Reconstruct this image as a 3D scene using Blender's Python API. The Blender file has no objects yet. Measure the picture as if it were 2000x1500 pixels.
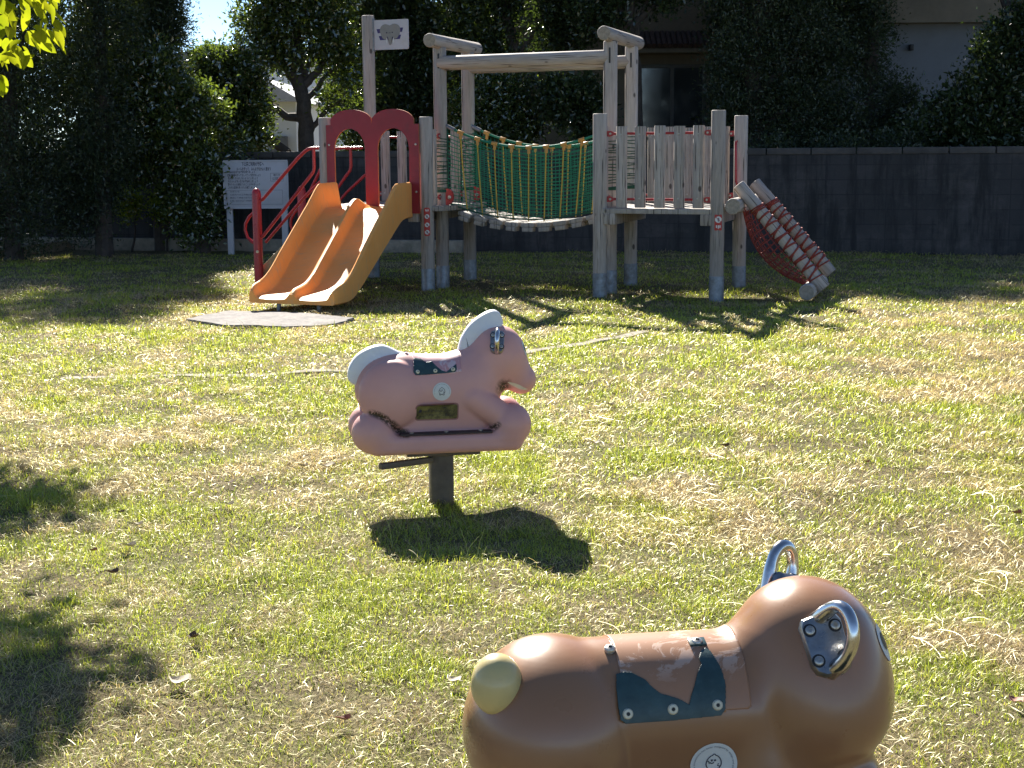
import bpy, bmesh, math, random
import numpy as np
from mathutils import Matrix, Vector

random.seed(7)
rng = np.random.default_rng(11)
S = bpy.context.scene
COL = S.collection

# ------------------------------------------------------------------ camera
FPX, PITCH, ROLL, CAM_H = 2950.0, math.radians(8.86), 0.0075, 1.45
cam_d = bpy.data.cameras.new("camera")
cam = bpy.data.objects.new("camera", cam_d)
COL.objects.link(cam)
cam_d.sensor_width = 36.0
cam_d.lens = FPX / 2000 * 36.0
cam_d.clip_start = 0.05
cam_d.clip_end = 3000
FW = np.array([0, math.cos(PITCH), -math.sin(PITCH)])
_r = np.array([1.0, 0, 0]); _u = np.cross(_r, FW)
CR = math.cos(ROLL) * _r - math.sin(ROLL) * _u
CU = math.sin(ROLL) * _r + math.cos(ROLL) * _u
CAMP = np.array([0, 0, CAM_H])
cam.matrix_world = Matrix(((CR[0], CU[0], -FW[0], 0), (CR[1], CU[1], -FW[1], 0), (CR[2], CU[2], -FW[2], CAM_H), (0, 0, 0, 1)))
S.camera = cam

# ------------------------------------------------------------------ world, sun, exposure
SUN_EL, SUN_AZ = math.radians(33.6), math.radians(13.8)      # azimuth from +Y towards -X
w = bpy.data.worlds.new("World"); S.world = w; w.use_nodes = True
nt = w.node_tree
sky = nt.nodes.new("ShaderNodeTexSky"); sky.sky_type = 'NISHITA'; sky.sun_disc = False
sky.sun_elevation = SUN_EL; sky.sun_rotation = -SUN_AZ
sky.air_density = 0.55; sky.dust_density = 0.0; sky.ozone_density = 2.0
bgn = nt.nodes["Background"]; bgn.inputs[1].default_value = 0.062
nt.links.new(sky.outputs[0], bgn.inputs[0])
sl = bpy.data.lights.new("sun", 'SUN'); sl.energy = 5.0; sl.angle = math.radians(0.53); sl.color = (1.0, 0.94, 0.84)
so = bpy.data.objects.new("sun", sl); COL.objects.link(so)
to_sun = Vector((-math.sin(SUN_AZ) * math.cos(SUN_EL), math.cos(SUN_AZ) * math.cos(SUN_EL), math.sin(SUN_EL)))
so.rotation_euler = to_sun.to_track_quat('Z', 'Y').to_euler()
so.location = (-6, 30, 25)
S.view_settings.view_transform = 'Standard'; S.view_settings.look = 'None'
S.view_settings.gamma = 1.0; S.view_settings.use_curve_mapping = False
S.view_settings.exposure = 1.62
S.cycles.max_bounces = 8; S.cycles.diffuse_bounces = 4; S.cycles.glossy_bounces = 3
S.cycles.transmission_bounces = 4; S.cycles.transparent_max_bounces = 8
S.cycles.use_denoising = True


def ray(px, py):
    return FW + CR * (px - 1000) / FPX + CU * (750 - py) / FPX

def aty(px, py, Y):
    d = ray(px, py); return CAMP + d * (Y / d[1])

def atz(px, py, z=0.0):
    d = ray(px, py); return CAMP + d * ((z - CAM_H) / d[2])

# ------------------------------------------------------------------ noise for geometry
class VNoise:
    def __init__(self, seed, n=64):
        self.g = np.random.default_rng(seed).random((n, n)); self.n = n
    def __call__(self, x, y):
        xi = np.floor(x).astype(int); yi = np.floor(y).astype(int)
        fx = x - xi; fy = y - yi
        fx = fx * fx * (3 - 2 * fx); fy = fy * fy * (3 - 2 * fy)
        n = self.n; a = self.g[xi % n, yi % n]; b = self.g[(xi + 1) % n, yi % n]
        c = self.g[xi % n, (yi + 1) % n]; d = self.g[(xi + 1) % n, (yi + 1) % n]
        return (a * (1 - fx) + b * fx) * (1 - fy) + (c * (1 - fx) + d * fx) * fy
N1, N2, N3 = VNoise(1), VNoise(2), VNoise(3)
def fbm(N, x, y, o=3):
    s = 0; a = 1; t = 0
    for i in range(o):
        s = s + a * N(x * 2 ** i + 7.3 * i, y * 2 ** i + 3.1 * i); t += a; a *= .55
    return s / t

def ground_h(x, y):
    return 0.05 * (fbm(N1, x * .9 + 20, y * .9 + 9, 3) - .5) + 0.018 * (N2(x * 5 + 40, y * 5 + 40) - .5)

# ------------------------------------------------------------------ materials
MATS = {}
def mat(name, build):
    if name in MATS: return MATS[name]
    m = bpy.data.materials.new(name); m.use_nodes = True
    build(m.node_tree, m.node_tree.nodes["Principled BSDF"])
    MATS[name] = m
    return m

def nd(t, typ, **kw):
    n = t.nodes.new(typ)
    for k, v in kw.items():
        if k in n.inputs.keys() if hasattr(n.inputs, 'keys') else False: n.inputs[k].default_value = v
        else: setattr(n, k, v)
    return n

def ramp(t, fac, stops):
    r = t.nodes.new("ShaderNodeValToRGB")
    e = r.color_ramp.elements
    while len(e) < len(stops): e.new(0.5)
    for i, (p, c) in enumerate(stops):
        e[i].position = p
        e[i].color = (c[0], c[1], c[2], 1) if hasattr(c, '__len__') else (c, c, c, 1)
    t.links.new(fac, r.inputs[0]); return r.outputs[0]

def noise(t, scale, detail=4, rough=.55, coord='Object', stretch=None, dist=0):
    tc = t.nodes.new("ShaderNodeTexCoord"); o = tc.outputs[coord]
    if stretch:
        mp = t.nodes.new("ShaderNodeMapping"); mp.inputs['Scale'].default_value = stretch
        t.links.new(o, mp.inputs[0]); o = mp.outputs[0]
    n = t.nodes.new("ShaderNodeTexNoise"); n.inputs['Scale'].default_value = scale
    n.inputs['Detail'].default_value = detail; n.inputs['Roughness'].default_value = rough
    n.inputs['Distortion'].default_value = dist
    t.links.new(o, n.inputs['Vector']); return n.outputs['Fac']

def mixc(t, fac, a, b, mode='MIX'):
    m = t.nodes.new("ShaderNodeMix"); m.data_type = 'RGBA'; m.blend_type = mode
    for sock, v in ((m.inputs[0], fac), (m.inputs[6], a), (m.inputs[7], b)):
        if isinstance(v, bpy.types.NodeSocket): t.links.new(v, sock)
        elif hasattr(v, '__len__'): sock.default_value = (v[0], v[1], v[2], 1)
        else: sock.default_value = v
    return m.outputs[2]

def bump(t, p, h, strength=.3, dist=.01):
    b = t.nodes.new("ShaderNodeBump"); b.inputs['Strength'].default_value = strength; b.inputs['Distance'].default_value = dist
    t.links.new(h, b.inputs['Height']); t.links.new(b.outputs[0], p.inputs['Normal'])

def simple(name, col, rough=.5, metal=0, var=.12, scale=14, bmp=0, coat=0, dirt=None, spec=.5):
    def b(t, p):
        n = noise(t, scale, 5, .6)
        dark = [c * (1 - var) for c in col]; lite = [min(1, c * (1 + var)) for c in col]
        c = ramp(t, n, [(.3, dark), (.7, lite)])
        if dirt:
            d = ramp(t, noise(t, dirt[1], 6, .7), [(dirt[2], 0), (dirt[3], 1)])
            c = mixc(t, d, c, dirt[0])
        t.links.new(c, p.inputs['Base Color'])
        r = ramp(t, noise(t, scale * 3, 3), [(.3, max(0, rough - .07)), (.7, min(1, rough + .08))])
        t.links.new(r, p.inputs['Roughness'])
        p.inputs['Metallic'].default_value = metal
        p.inputs['Specular IOR Level'].default_value = spec
        if coat: p.inputs['Coat Weight'].default_value = coat; p.inputs['Coat Roughness'].default_value = .12
        if bmp: bump(t, p, noise(t, scale * 6, 4, .7), bmp, .004)
    return mat(name, b)

def wood_mat(name, base, dark, warm):
    def b(t, p):
        grain = noise(t, 5, 7, .65, stretch=(7, 7, .55))
        patch = noise(t, 2.2, 4, .6, stretch=(1.5, 1.5, .5))
        c = ramp(t, grain, [(.32, [x * .82 for x in base]), (.5, base), (.72, [min(1, x * 1.18) for x in base])])
        c = mixc(t, ramp(t, patch, [(.42, 0), (.70, .8)]), c, warm)
        st = noise(t, 3.1, 5, .7, stretch=(7, 7, .45), dist=.8)
        c = mixc(t, ramp(t, st, [(.50, 0), (.70, .7)]), c, [x * .50 for x in base])
        cr = noise(t, 4.3, 3, .5, stretch=(13, 13, .42))
        c = mixc(t, ramp(t, cr, [(.60, 0), (.66, 1)]), c, dark)
        tc = t.nodes.new("ShaderNodeTexCoord"); mp = t.nodes.new("ShaderNodeMapping"); mp.inputs['Scale'].default_value = (6.5, 6.5, 3.4)
        t.links.new(tc.outputs['Object'], mp.inputs[0])
        oi = t.nodes.new("ShaderNodeObjectInfo"); vm = t.nodes.new("ShaderNodeVectorMath"); vm.operation = 'ADD'
        t.links.new(mp.outputs[0], vm.inputs[0]); t.links.new(oi.outputs['Random'], vm.inputs[1])
        v = t.nodes.new("ShaderNodeTexVoronoi"); v.inputs['Scale'].default_value = 1.0
        t.links.new(vm.outputs[0], v.inputs['Vector'])
        c = mixc(t, ramp(t, v.outputs['Distance'], [(.075, .9), (.12, 0)]), c, dark)
        hsv = t.nodes.new("ShaderNodeHueSaturation")
        mr = t.nodes.new("ShaderNodeMapRange"); mr.inputs[3].default_value = .82; mr.inputs[4].default_value = 1.12
        t.links.new(oi.outputs['Random'], mr.inputs[0]); t.links.new(mr.outputs[0], hsv.inputs['Value']); t.links.new(c, hsv.inputs['Color'])
        t.links.new(hsv.outputs[0], p.inputs['Base Color'])
        p.inputs['Roughness'].default_value = .72
        bump(t, p, grain, .5, .006)
    return mat(name, b)

WOOD = wood_mat("weathered_wood", (.40, .355, .32), (.05, .038, .03), (.34, .265, .19))
DECKW = wood_mat("deck_wood", (.36, .33, .30), (.06, .05, .04), (.34, .29, .23))
ENDW = simple("log_end", (.30, .26, .21), .8, 0, .3, 30, .4)
RED = simple("red_paint", (.36, .022, .028), .32, 0, .1, 8, .05, dirt=((.25, .06, .05), 12, .62, .8))
REDP = simple("red_panel", (.25, .016, .030), .42, 0, .12, 6, .1, dirt=((.17, .03, .04), 9, .55, .8))
LIT_EDGE = simple("lit_panel_edge", (.50, .16, .06), .5)  # sunlit look of the red panel's rim, put into its colour
def _slide(t, p):
    n = noise(t, 3, 4); s = noise(t, 6, 5, .6, stretch=(1.2, 5, 1.2))
    c = ramp(t, n, [(.3, (.86, .37, .095)), (.7, (.90, .42, .125))])
    c = mixc(t, ramp(t, s, [(.54, 0), (.75, .65)]), c, (.62, .40, .22))
    d = noise(t, 45, 4, .8); c = mixc(t, ramp(t, d, [(.66, 0), (.74, .5)]), c, (.25, .14, .06))
    t.links.new(c, p.inputs['Base Color']); p.inputs['Roughness'].default_value = .32
    r = ramp(t, s, [(.3, .42), (.7, .58)]); t.links.new(r, p.inputs['Roughness']); p.inputs['Specular IOR Level'].default_value = .12
SLIDE = mat("slide_plastic", _slide)
ZINC = simple("zinc_sleeve", (.24, .26, .28), .5, .55, .25, 22, .1, dirt=((.12, .11, .09), 8, .5, .75))
def _chrome(t, p):
    n = noise(t, 30, 4); t.links.new(ramp(t, n, [(.3, (.52, .51, .49)), (.7, (.72, .71, .69))]), p.inputs['Base Color'])
    p.inputs['Metallic'].default_value = 1; t.links.new(ramp(t, noise(t, 60, 4), [(.35, .12), (.7, .27)]), p.inputs['Roughness'])
CHROME = mat("polished_steel", _chrome)
DSTEEL = simple("cast_steel", (.33, .33, .32), .33, .95, .3, 30, .1)
BOLT = simple("bolt_metal", (.45, .44, .40), .35, .8, .2, 60)
BLACK = simple("black_rubber", (.015, .015, .015), .5)
CREAM = simple("cream_cap", (.68, .64, .48), .45, 0, .1, 40)
WHITEP = simple("white_paint", (.46, .46, .48), .5, 0, .05, 6, 0, dirt=((.42, .40, .36), 5, .55, .85))
STICK = simple("sticker_white", (.62, .64, .62), .5, 0, .04, 30)
INK = simple("dark_ink", (.03, .03, .05), .6)
INKG = simple("grey_ink", (.16, .17, .2), .6)
PURPLE = simple("purple_print", (.045, .035, .13), .6)
ELEG = simple("elephant_grey", (.23, .23, .21), .6, 0, .08)
ROPE_G = simple("green_rope", (.020, .20, .115), .75, 0, .25, 60)
ROPE_DG = simple("dark_green_rope", (.015, .075, .045), .8, 0, .3, 60)
ROPE_Y = simple("yellow_rope", (.50, .34, .055), .75, 0, .25, 50)
CLAMP = simple("orange_clamp", (.60, .30, .07), .5)
ROPE_R = simple("red_rope", (.25, .042, .030), .75, 0, .3, 60)
MATR = simple("rubber_mat", (.16, .148, .142), .95, 0, .2, 10, .5, dirt=((.29, .26, .23), 4, .45, .8))
CONC = simple("concrete", (.27, .235, .18), .9, 0, .25, 9, .6, dirt=((.14, .13, .09), 6, .5, .75))

def _grassmat(t, p):
    at = t.nodes.new("ShaderNodeAttribute"); at.attribute_name = "Col"
    d = t.nodes.new("ShaderNodeBsdfDiffuse"); tr = t.nodes.new("ShaderNodeBsdfTranslucent"); g = t.nodes.new("ShaderNodeBsdfGlossy")
    g.inputs['Roughness'].default_value = .38; g.inputs['Color'].default_value = (.95, .93, .70, 1)
    t.links.new(at.outputs['Color'], d.inputs[0])
    tc = mixc(t, 1.0, at.outputs['Color'], (1.35, 1.3, .75), 'MULTIPLY')
    t.links.new(tc, tr.inputs[0])
    m = t.nodes.new("ShaderNodeMixShader"); m.inputs[0].default_value = .48
    t.links.new(d.outputs[0], m.inputs[1]); t.links.new(tr.outputs[0], m.inputs[2])
    fr = t.nodes.new("ShaderNodeFresnel"); fr.inputs[0].default_value = 1.42
    fm = t.nodes.new("ShaderNodeMath"); fm.operation = 'MULTIPLY_ADD'; fm.inputs[1].default_value = .08; fm.inputs[2].default_value = .004; fm.use_clamp = True
    t.links.new(fr.outputs[0], fm.inputs[0])
    m2 = t.nodes.new("ShaderNodeMixShader"); t.links.new(fm.outputs[0], m2.inputs[0])
    t.links.new(m.outputs[0], m2.inputs[1]); t.links.new(g.outputs[0], m2.inputs[2])
    t.links.new(m2.outputs[0], t.nodes["Material Output"].inputs[0])
GRASS = mat("grass_blades", _grassmat)

def leafmat(name, c1, c2, trans=.22, gloss=.10, rough=.3):
    def b(t, p):
        at = t.nodes.new("ShaderNodeAttribute"); at.attribute_name = "Col"
        c = mixc(t, at.outputs['Fac'], c1, c2)
        d = t.nodes.new("ShaderNodeBsdfDiffuse"); tr = t.nodes.new("ShaderNodeBsdfTranslucent"); g = t.nodes.new("ShaderNodeBsdfGlossy")
        g.inputs['Roughness'].default_value = rough
        t.links.new(c, d.inputs[0]); t.links.new(mixc(t, 1.0, c, (1.9, 2.0, .7), 'MULTIPLY'), tr.inputs[0])
        m = t.nodes.new("ShaderNodeMixShader"); m.inputs[0].default_value = trans
        t.links.new(d.outputs[0], m.inputs[1]); t.links.new(tr.outputs[0], m.inputs[2])
        m2 = t.nodes.new("ShaderNodeMixShader"); m2.inputs[0].default_value = gloss
        t.links.new(m.outputs[0], m2.inputs[1]); t.links.new(g.outputs[0], m2.inputs[2])
        t.links.new(m2.outputs[0], t.nodes["Material Output"].inputs[0])
    return mat(name, b)
LEAF_DARK = leafmat("dark_leaf", (.014, .026, .012), (.072, .102, .036), .28, .06, .28)
LEAF_MID = leafmat("mid_leaf", (.030, .050, .016), (.13, .165, .040), .42, .14, .22)
LEAF_NEEDLE = leafmat("needle_leaf", (.012, .022, .012), (.068, .092, .038), .18, .05, .35)
LEAF_YEL = leafmat("yellow_leaf", (.16, .20, .022), (.30, .31, .035), .55, .05)
BARK = simple("bark", (.060, .048, .038), .9, 0, .4, 12, .8)

# ------------------------------------------------------------------ mesh builder
WM = {}
def link(o): COL.objects.link(o); return o

class MB:
    def __init__(self): self.v = []; self.f = []; self.m = []; self.mi = 0
    def add(self, vs, fs):
        k = len(self.v); self.v += [tuple(float(c) for c in x) for x in vs]
        self.f += [tuple(i + k for i in q) for q in fs]; self.m += [self.mi] * len(fs); return self
    def box(self, c, s, M=None, bev=0.0):
        """box centred on c with full sizes s; M: 3x3 rows = axes; chamfered along all edges when bev > 0"""
        ax = np.eye(3) if M is None else np.array(M, float); h = np.array(s, float) / 2
        bm = bmesh.new(); bmesh.ops.create_cube(bm, size=1)
        for x in bm.verts: x.co = Vector([x.co[i] * s[i] for i in range(3)])
        if bev: bmesh.ops.bevel(bm, geom=bm.edges[:], offset=bev, segments=2, affect='EDGES', profile=.5)
        bm.verts.index_update()
        vs = [np.array(c) + ax.T @ np.array(x.co) for x in bm.verts]
        fs = [[q.index for q in f.verts] for f in bm.faces]; bm.free()
        return self.add(vs, fs)
    def frame(self, d):
        d = np.array(d, float); d /= np.linalg.norm(d)
        a = np.array([0, 0, 1.0]) if abs(d[2]) < .9 else np.array([1.0, 0, 0])
        x = np.cross(a, d); x /= np.linalg.norm(x); return x, np.cross(d, x), d
    def tube(self, pts, r, n=10, caps=True, closed=False):
        pts = [np.array(p, float) for p in pts]; N = len(pts)
        rs = [r] * N if not hasattr(r, '__len__') else r
        vs = []; fs = []; X = None
        for i in range(N):
            if closed: t = pts[(i + 1) % N] - pts[i - 1]
            else: t = pts[min(i + 1, N - 1)] - pts[max(i - 1, 0)]
            t = t / (np.linalg.norm(t) + 1e-12)
            if X is None: X, Y, _ = self.frame(t)
            else:
                X = X - t * (X @ t); X = X / (np.linalg.norm(X) + 1e-12); Y = np.cross(t, X)
            for k in range(n):
                a = 2 * math.pi * k / n; vs.append(pts[i] + rs[i] * (math.cos(a) * X + math.sin(a) * Y))
        R = N if closed else N - 1
        for i in range(R):
            j = (i + 1) % N
            for k in range(n):
                fs.append((i * n + k, i * n + (k + 1) % n, j * n + (k + 1) % n, j * n + k))
        if caps and not closed:
            fs.append(tuple(range(n - 1, -1, -1))); fs.append(tuple((N - 1) * n + k for k in range(n)))
        return self.add(vs, fs)
    def cyl(self, a, b, r, n=20, bev=None, r2=None):
        a = np.array(a, float); b = np.array(b, float); r2 = r if r2 is None else r2
        d = (b - a); L = np.linalg.norm(d); d /= L; e = min(r, r2) * .12 if bev is None else bev
        if e <= 0: return self.tube([a, b], [r, r2], n)
        return self.tube([a, a + d * e * .3, a + d * e, b - d * e, b - d * e * .3, b], [r - e, r - e * .3, r, r2, r2 - e * .3, r2 - e], n)
    def prism(self, poly, o, X, Y, thick):
        """polygon (2D) in plane o + x X + y Y, extruded by thick along X x Y (both ways half)"""
        X = np.array(X, float); Y = np.array(Y, float); Z = np.cross(X, Y); o = np.array(o, float); n = len(poly)
        vs = [o + x * X + y * Y + Z * thick / 2 for x, y in poly] + [o + x * X + y * Y - Z * thick / 2 for x, y in poly]
        fs = [tuple(range(n)), tuple(range(2 * n - 1, n - 1, -1))] + [(i, i + n, (i + 1) % n + n, (i + 1) % n) for i in range(n)]
        return self.add(vs, fs)
    def lathe(self, prof, c, ax, n=24):
        X, Y, Z = self.frame(ax); c = np.array(c, float); vs = []; fs = []
        for r, h in prof:
            for k in range(n):
                a = 2 * math.pi * k / n; vs.append(c + Z * h + r * (math.cos(a) * X + math.sin(a) * Y))
        for i in range(len(prof) - 1):
            for k in range(n): fs.append((i * n + k, i * n + (k + 1) % n, (i + 1) * n + (k + 1) % n, (i + 1) * n + k))
        fs.append(tuple(range(n - 1, -1, -1))); fs.append(tuple((len(prof) - 1) * n + k for k in range(n)))
        return self.add(vs, fs)
    def build(self, name, mats, parent=None, world=None, flat=False, angle=38):
        """vertices are in world space unless `world` (a 4x4) places them"""
        me = bpy.data.meshes.new(name); me.from_pydata(self.v, [], self.f)
        o = bpy.data.objects.new(name, me); link(o)
        for m in (mats if isinstance(mats, (list, tuple)) else [mats]): me.materials.append(m)
        if any(self.m): me.polygons.foreach_set('material_index', self.m)
        bm = bmesh.new(); bm.from_mesh(me); bmesh.ops.recalc_face_normals(bm, faces=bm.faces[:]); bm.to_mesh(me); bm.free()
        if not flat:
            me.polygons.foreach_set('use_smooth', [True] * len(me.polygons)); me.set_sharp_from_angle(angle=math.radians(angle))
        place(o, parent, world); return o

def place(o, parent=None, world=None):
    W = Matrix.Identity(4) if world is None else world
    WM[o.name] = W
    if parent is not None:
        o.parent = parent; o.matrix_basis = WM[parent.name].inverted() @ W
    else: o.matrix_basis = W

def thing(name, label, cat, loc, group=None, rotz=0):
    o = bpy.data.objects.new(name, None); link(o); o.empty_display_size = .2
    W = Matrix.Translation(Vector([float(c) for c in loc])) @ Matrix.Rotation(rotz, 4, 'Z'); WM[o.name] = W; o.matrix_basis = W
    tag(o, label, cat, group); return o

def tag(o, label=None, cat=None, group=None, kind=None):
    if label: o['label'] = label
    if cat: o['category'] = cat
    if group: o['group'] = group
    if kind: o['kind'] = kind
    return o

def fast_mesh(name, verts, faces_n, loops, mats, col=None, smooth=False):
    """verts (N,3), faces_n: vertices per face, loops: flat indices"""
    me = bpy.data.meshes.new(name)
    me.vertices.add(len(verts)); me.vertices.foreach_set('co', np.asarray(verts, np.float32).ravel())
    me.loops.add(len(loops)); me.loops.foreach_set('vertex_index', np.asarray(loops, np.int32))
    me.polygons.add(len(faces_n)); st = np.concatenate([[0], np.cumsum(faces_n)[:-1]]).astype(np.int32)
    me.polygons.foreach_set('loop_start', st)
    me.update(calc_edges=True)
    if col is not None:
        at = me.color_attributes.new("Col", 'FLOAT_COLOR', 'POINT')
        c4 = np.ones((len(verts), 4), np.float32); c4[:, :3] = col; at.data.foreach_set('color', c4.ravel())
    for m in mats if isinstance(mats, (list, tuple)) else [mats]: me.materials.append(m)
    if smooth: me.polygons.foreach_set('use_smooth', np.ones(len(faces_n), bool))
    o = bpy.data.objects.new(name, me); link(o); WM[o.name] = Matrix.Identity(4); return o

def text_geo(txt, size, bold=0):
    """2D verts and faces of a line of text, centred"""
    cu = bpy.data.curves.new("t", 'FONT'); cu.body = txt; cu.size = size; cu.align_x = 'CENTER'; cu.align_y = 'CENTER'; cu.resolution_u = 2; cu.offset = bold
    o = bpy.data.objects.new("t", cu); link(o); dg = bpy.context.evaluated_depsgraph_get()
    me = bpy.data.meshes.new_from_object(o.evaluated_get(dg))
    v = [(x.co.x, x.co.y) for x in me.vertices]; f = [tuple(p.vertices) for p in me.polygons]
    bpy.data.objects.remove(o); bpy.data.curves.remove(cu); bpy.data.meshes.remove(me); return v, f
# ------------------------------------------------------------------ ground sheet
def axis(lo, hi, step, far):
    a = list(np.arange(lo, hi + 1e-6, step)); d = step; x = hi
    while x < far: d *= 1.5; x += d; a.append(x)
    d = step; x = lo
    while x > -far: d *= 1.5; x -= d; a.insert(0, x)
    return np.array(a)
gx, gy = axis(-9, 9, .12, 900), axis(0, 24, .12, 900)
GX, GY = np.meshgrid(gx, gy, indexing='ij')
fade = np.clip(1.6 - np.maximum(np.abs(GX) - 8, np.maximum(GY - 22, -GY)) * .5, 0, 1)
gv = np.stack([GX, GY, ground_h(GX, GY) * fade], -1).reshape(-1, 3)
ni, nj = len(gx), len(gy)
ii, jj = np.meshgrid(np.arange(ni - 1), np.arange(nj - 1), indexing='ij'); k0 = (ii * nj + jj).ravel()
loops = np.stack([k0, k0 + nj, k0 + nj + 1, k0 + 1], 1).ravel()
def _soil(t, p):
    a = noise(t, 1.1, 5, .6); b = noise(t, 60, 5, .8); c = noise(t, 9, 5, .7)
    col = ramp(t, c, [(.3, (.07, .055, .03)), (.6, (.20, .165, .09))])
    col = mixc(t, ramp(t, b, [(.4, 0), (.62, .8)]), col, (.30, .25, .14))
    col = mixc(t, ramp(t, a, [(.45, 0), (.65, .5)]), col, (.16, .19, .05))
    t.links.new(col, p.inputs['Base Color']); p.inputs['Roughness'].default_value = .95; p.inputs['Specular IOR Level'].default_value = .1
    f = noise(t, 160, 4, .75, stretch=(1, .35, 1)); col = mixc(t, ramp(t, f, [(.42, .75), (.55, 0)]), col, (.045, .036, .02)); t.links.new(col, p.inputs['Base Color'])
    bump(t, p, b, .8, .02)
SOIL = mat("soil_and_thatch", _soil)
g = fast_mesh("ground", gv, np.full(len(k0), 4), loops, SOIL, smooth=True); tag(g, kind='structure')

MAT_POLY = [tuple(atz(px, py)[:2]) for px, py in ((362, 630), (384, 623), (440, 611.5), (500, 611), (690, 626), (668, 636.5), (610, 642), (545, 643), (440, 639))]
EDGE_LINE = [atz(px, py)[:2] for px, py in ((120, 741), (250, 738.5), (400, 735.5), (640, 730.5), (760, 724), (880, 713), (1030, 692.5), (1130, 676), (1220, 658.5), (1262, 650))]

def in_poly(x, y, poly):
    r = np.zeros(x.shape, bool); n = len(poly)
    for i in range(n):
        x1, y1 = poly[i]; x2, y2 = poly[(i + 1) % n]
        c = ((y1 > y) != (y2 > y)) & (x < (x2 - x1) * (y - y1) / (y2 - y1 + 1e-12) + x1); r ^= c
    return r
def seg_dist(x, y, line):
    d = np.full(x.shape, 9.)
    for (a, b) in zip(line[:-1], line[1:]):
        v = b - a; t = np.clip(((x - a[0]) * v[0] + (y - a[1]) * v[1]) / (v @ v), 0, 1)
        d = np.minimum(d, np.hypot(x - a[0] - t * v[0], y - a[1] - t * v[1]))
    return d

def dryness(x, y):
    d = .52 * fbm(N3, x * .55 + 30, y * .42 + 11, 4) + .48 * fbm(N2, x * 2.4 + 3, y * 1.6 + 50, 3)
    d = d + np.clip((x - .25 * y) * .035, -.06, .09) - .02            # the right of the lawn is drier
    return np.clip((d - .445) * 9.0 + .1 * (N1(x * 6 + 9, y * 6) - .5), 0, 1)

# ------------------------------------------------------------------ lawn
def lawn():
    bands = [(1.2, 3.3, 1200), (3.3, 5.0, 22000), (5.0, 7.0, 14000), (7.0, 9.5, 7500), (9.5, 12.5, 4300), (12.5, 16, 2600), (16, 21.3, 1000)]
    P = []
    for lo, hi, d in bands:
        hw = .355 * hi + .9; n = int(2 * hw * (hi - lo) * d)
        P.append(np.stack([rng.uniform(-hw, hw, n), rng.uniform(lo, hi, n)], 1))
    P = np.concatenate(P); x, y = P[:, 0], P[:, 1]
    dry = dryness(x, y)
    tuft = fbm(N1, x * 3.2 + 8, y * 3.2 + 2, 3)                        # clumps
    worn = np.clip(1.5 - np.hypot((x - .2) / 2.4, (y - 15.4) / .9), 0, 1) * .55
    keep = rng.random(len(x)) < np.clip(.48 + 1.5 * (tuft - .33) + .25 * dry, .3, 1) * (1 - worn)
    keep &= ~in_poly(x, y, MAT_POLY); keep &= (seg_dist(x, y, EDGE_LINE) > .062) | (rng.random(len(x)) < .14 + .4 * (x < -1))
    x, y, dry, tuft = x[keep], y[keep], dry[keep], tuft[keep]; n = len(x)
    far = np.clip(y / 5.0, .9, 3.2)
    isdry = rng.random(n) < np.clip(.26 + .55 * dry + 2.2 * (.47 - fbm(N1, x * 4.1 + 8, y * 3.3 + 2, 3)), .06, .95)
    L = np.where(isdry, rng.uniform(.020, .055, n), rng.uniform(.016, .042, n) * (.75 + .75 * np.clip((tuft - .4) * 2.4, 0, 1)))
    tall = (rng.random(n) < .010) & ~isdry; L = np.where(tall, L * rng.uniform(1.5, 2.6, n), L)
    L *= np.clip(far, 1, 1.5)
    W = rng.uniform(.0014, .0028, n) * far * np.where(isdry, .65, 1.1)
    az = rng.uniform(0, 2 * math.pi, n)
    lean = np.where(isdry, rng.uniform(.8, 1.5, n), rng.uniform(.35, 1.4, n))
    bend = rng.uniform(.1, .8, n)
    dx, dy = np.cos(az), np.sin(az); sx, sy = -dy, dx
    tw = rng.uniform(-.7, .7, n); sx2 = sx * np.cos(tw) ; sy2 = sy * np.cos(tw); sz2 = np.sin(tw) * .6
    z0 = ground_h(x, y) + np.where(isdry, rng.uniform(0, .016, n), 0)
    l1 = lean; l2 = np.minimum(lean + bend, 1.62)
    m = .5 * L
    mx = x + dx * np.sin(l1) * m; my = y + dy * np.sin(l1) * m; mz = z0 + np.cos(l1) * m
    tx = mx + dx * np.sin(l2) * m; ty = my + dy * np.sin(l2) * m; tz = np.maximum(mz + np.cos(l2) * m, z0 + .002)
    V = np.empty((n, 5, 3), np.float32)
    V[:, 0] = np.stack([x - sx2 * W / 2, y - sy2 * W / 2, z0 - sz2 * W / 2 - .003], 1)
    V[:, 1] = np.stack([x + sx2 * W / 2, y + sy2 * W / 2, z0 + sz2 * W / 2 - .003], 1)
    V[:, 2] = np.stack([mx + sx2 * W * .45, my + sy2 * W * .45, mz + sz2 * W * .45], 1)
    V[:, 3] = np.stack([mx - sx2 * W * .45, my - sy2 * W * .45, mz - sz2 * W * .45], 1)
    V[:, 4] = np.stack([tx, ty, tz], 1)
    k = np.arange(n)[:, None] * 5
    lp = np.concatenate([k + [0, 1, 2, 3], k + [3, 2, 4]], 1).ravel(); fn = np.tile([4, 3], n)
    u = rng.random(n)[:, None]; v = rng.random(n)[:, None]
    green = np.array([.20, .29, .038]) * (1 - u) + np.array([.49, .52, .100]) * u
    drc = np.array([.36, .265, .155]) * (1 - v) + np.array([.70, .575, .385]) * v
    c = np.where(isdry[:, None], drc, green * (1 - .35 * dry[:, None]) + .35 * dry[:, None] * np.array([.44, .40, .11]))
    brown = rng.random(n) < .03; c = np.where(brown[:, None], np.array([.11, .07, .035]), c)
    o = fast_mesh("grass", V.reshape(-1, 3), fn, lp, GRASS, np.repeat(c, 5, 0)); tag(o, kind='stuff')
    return o
lawn()

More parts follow.
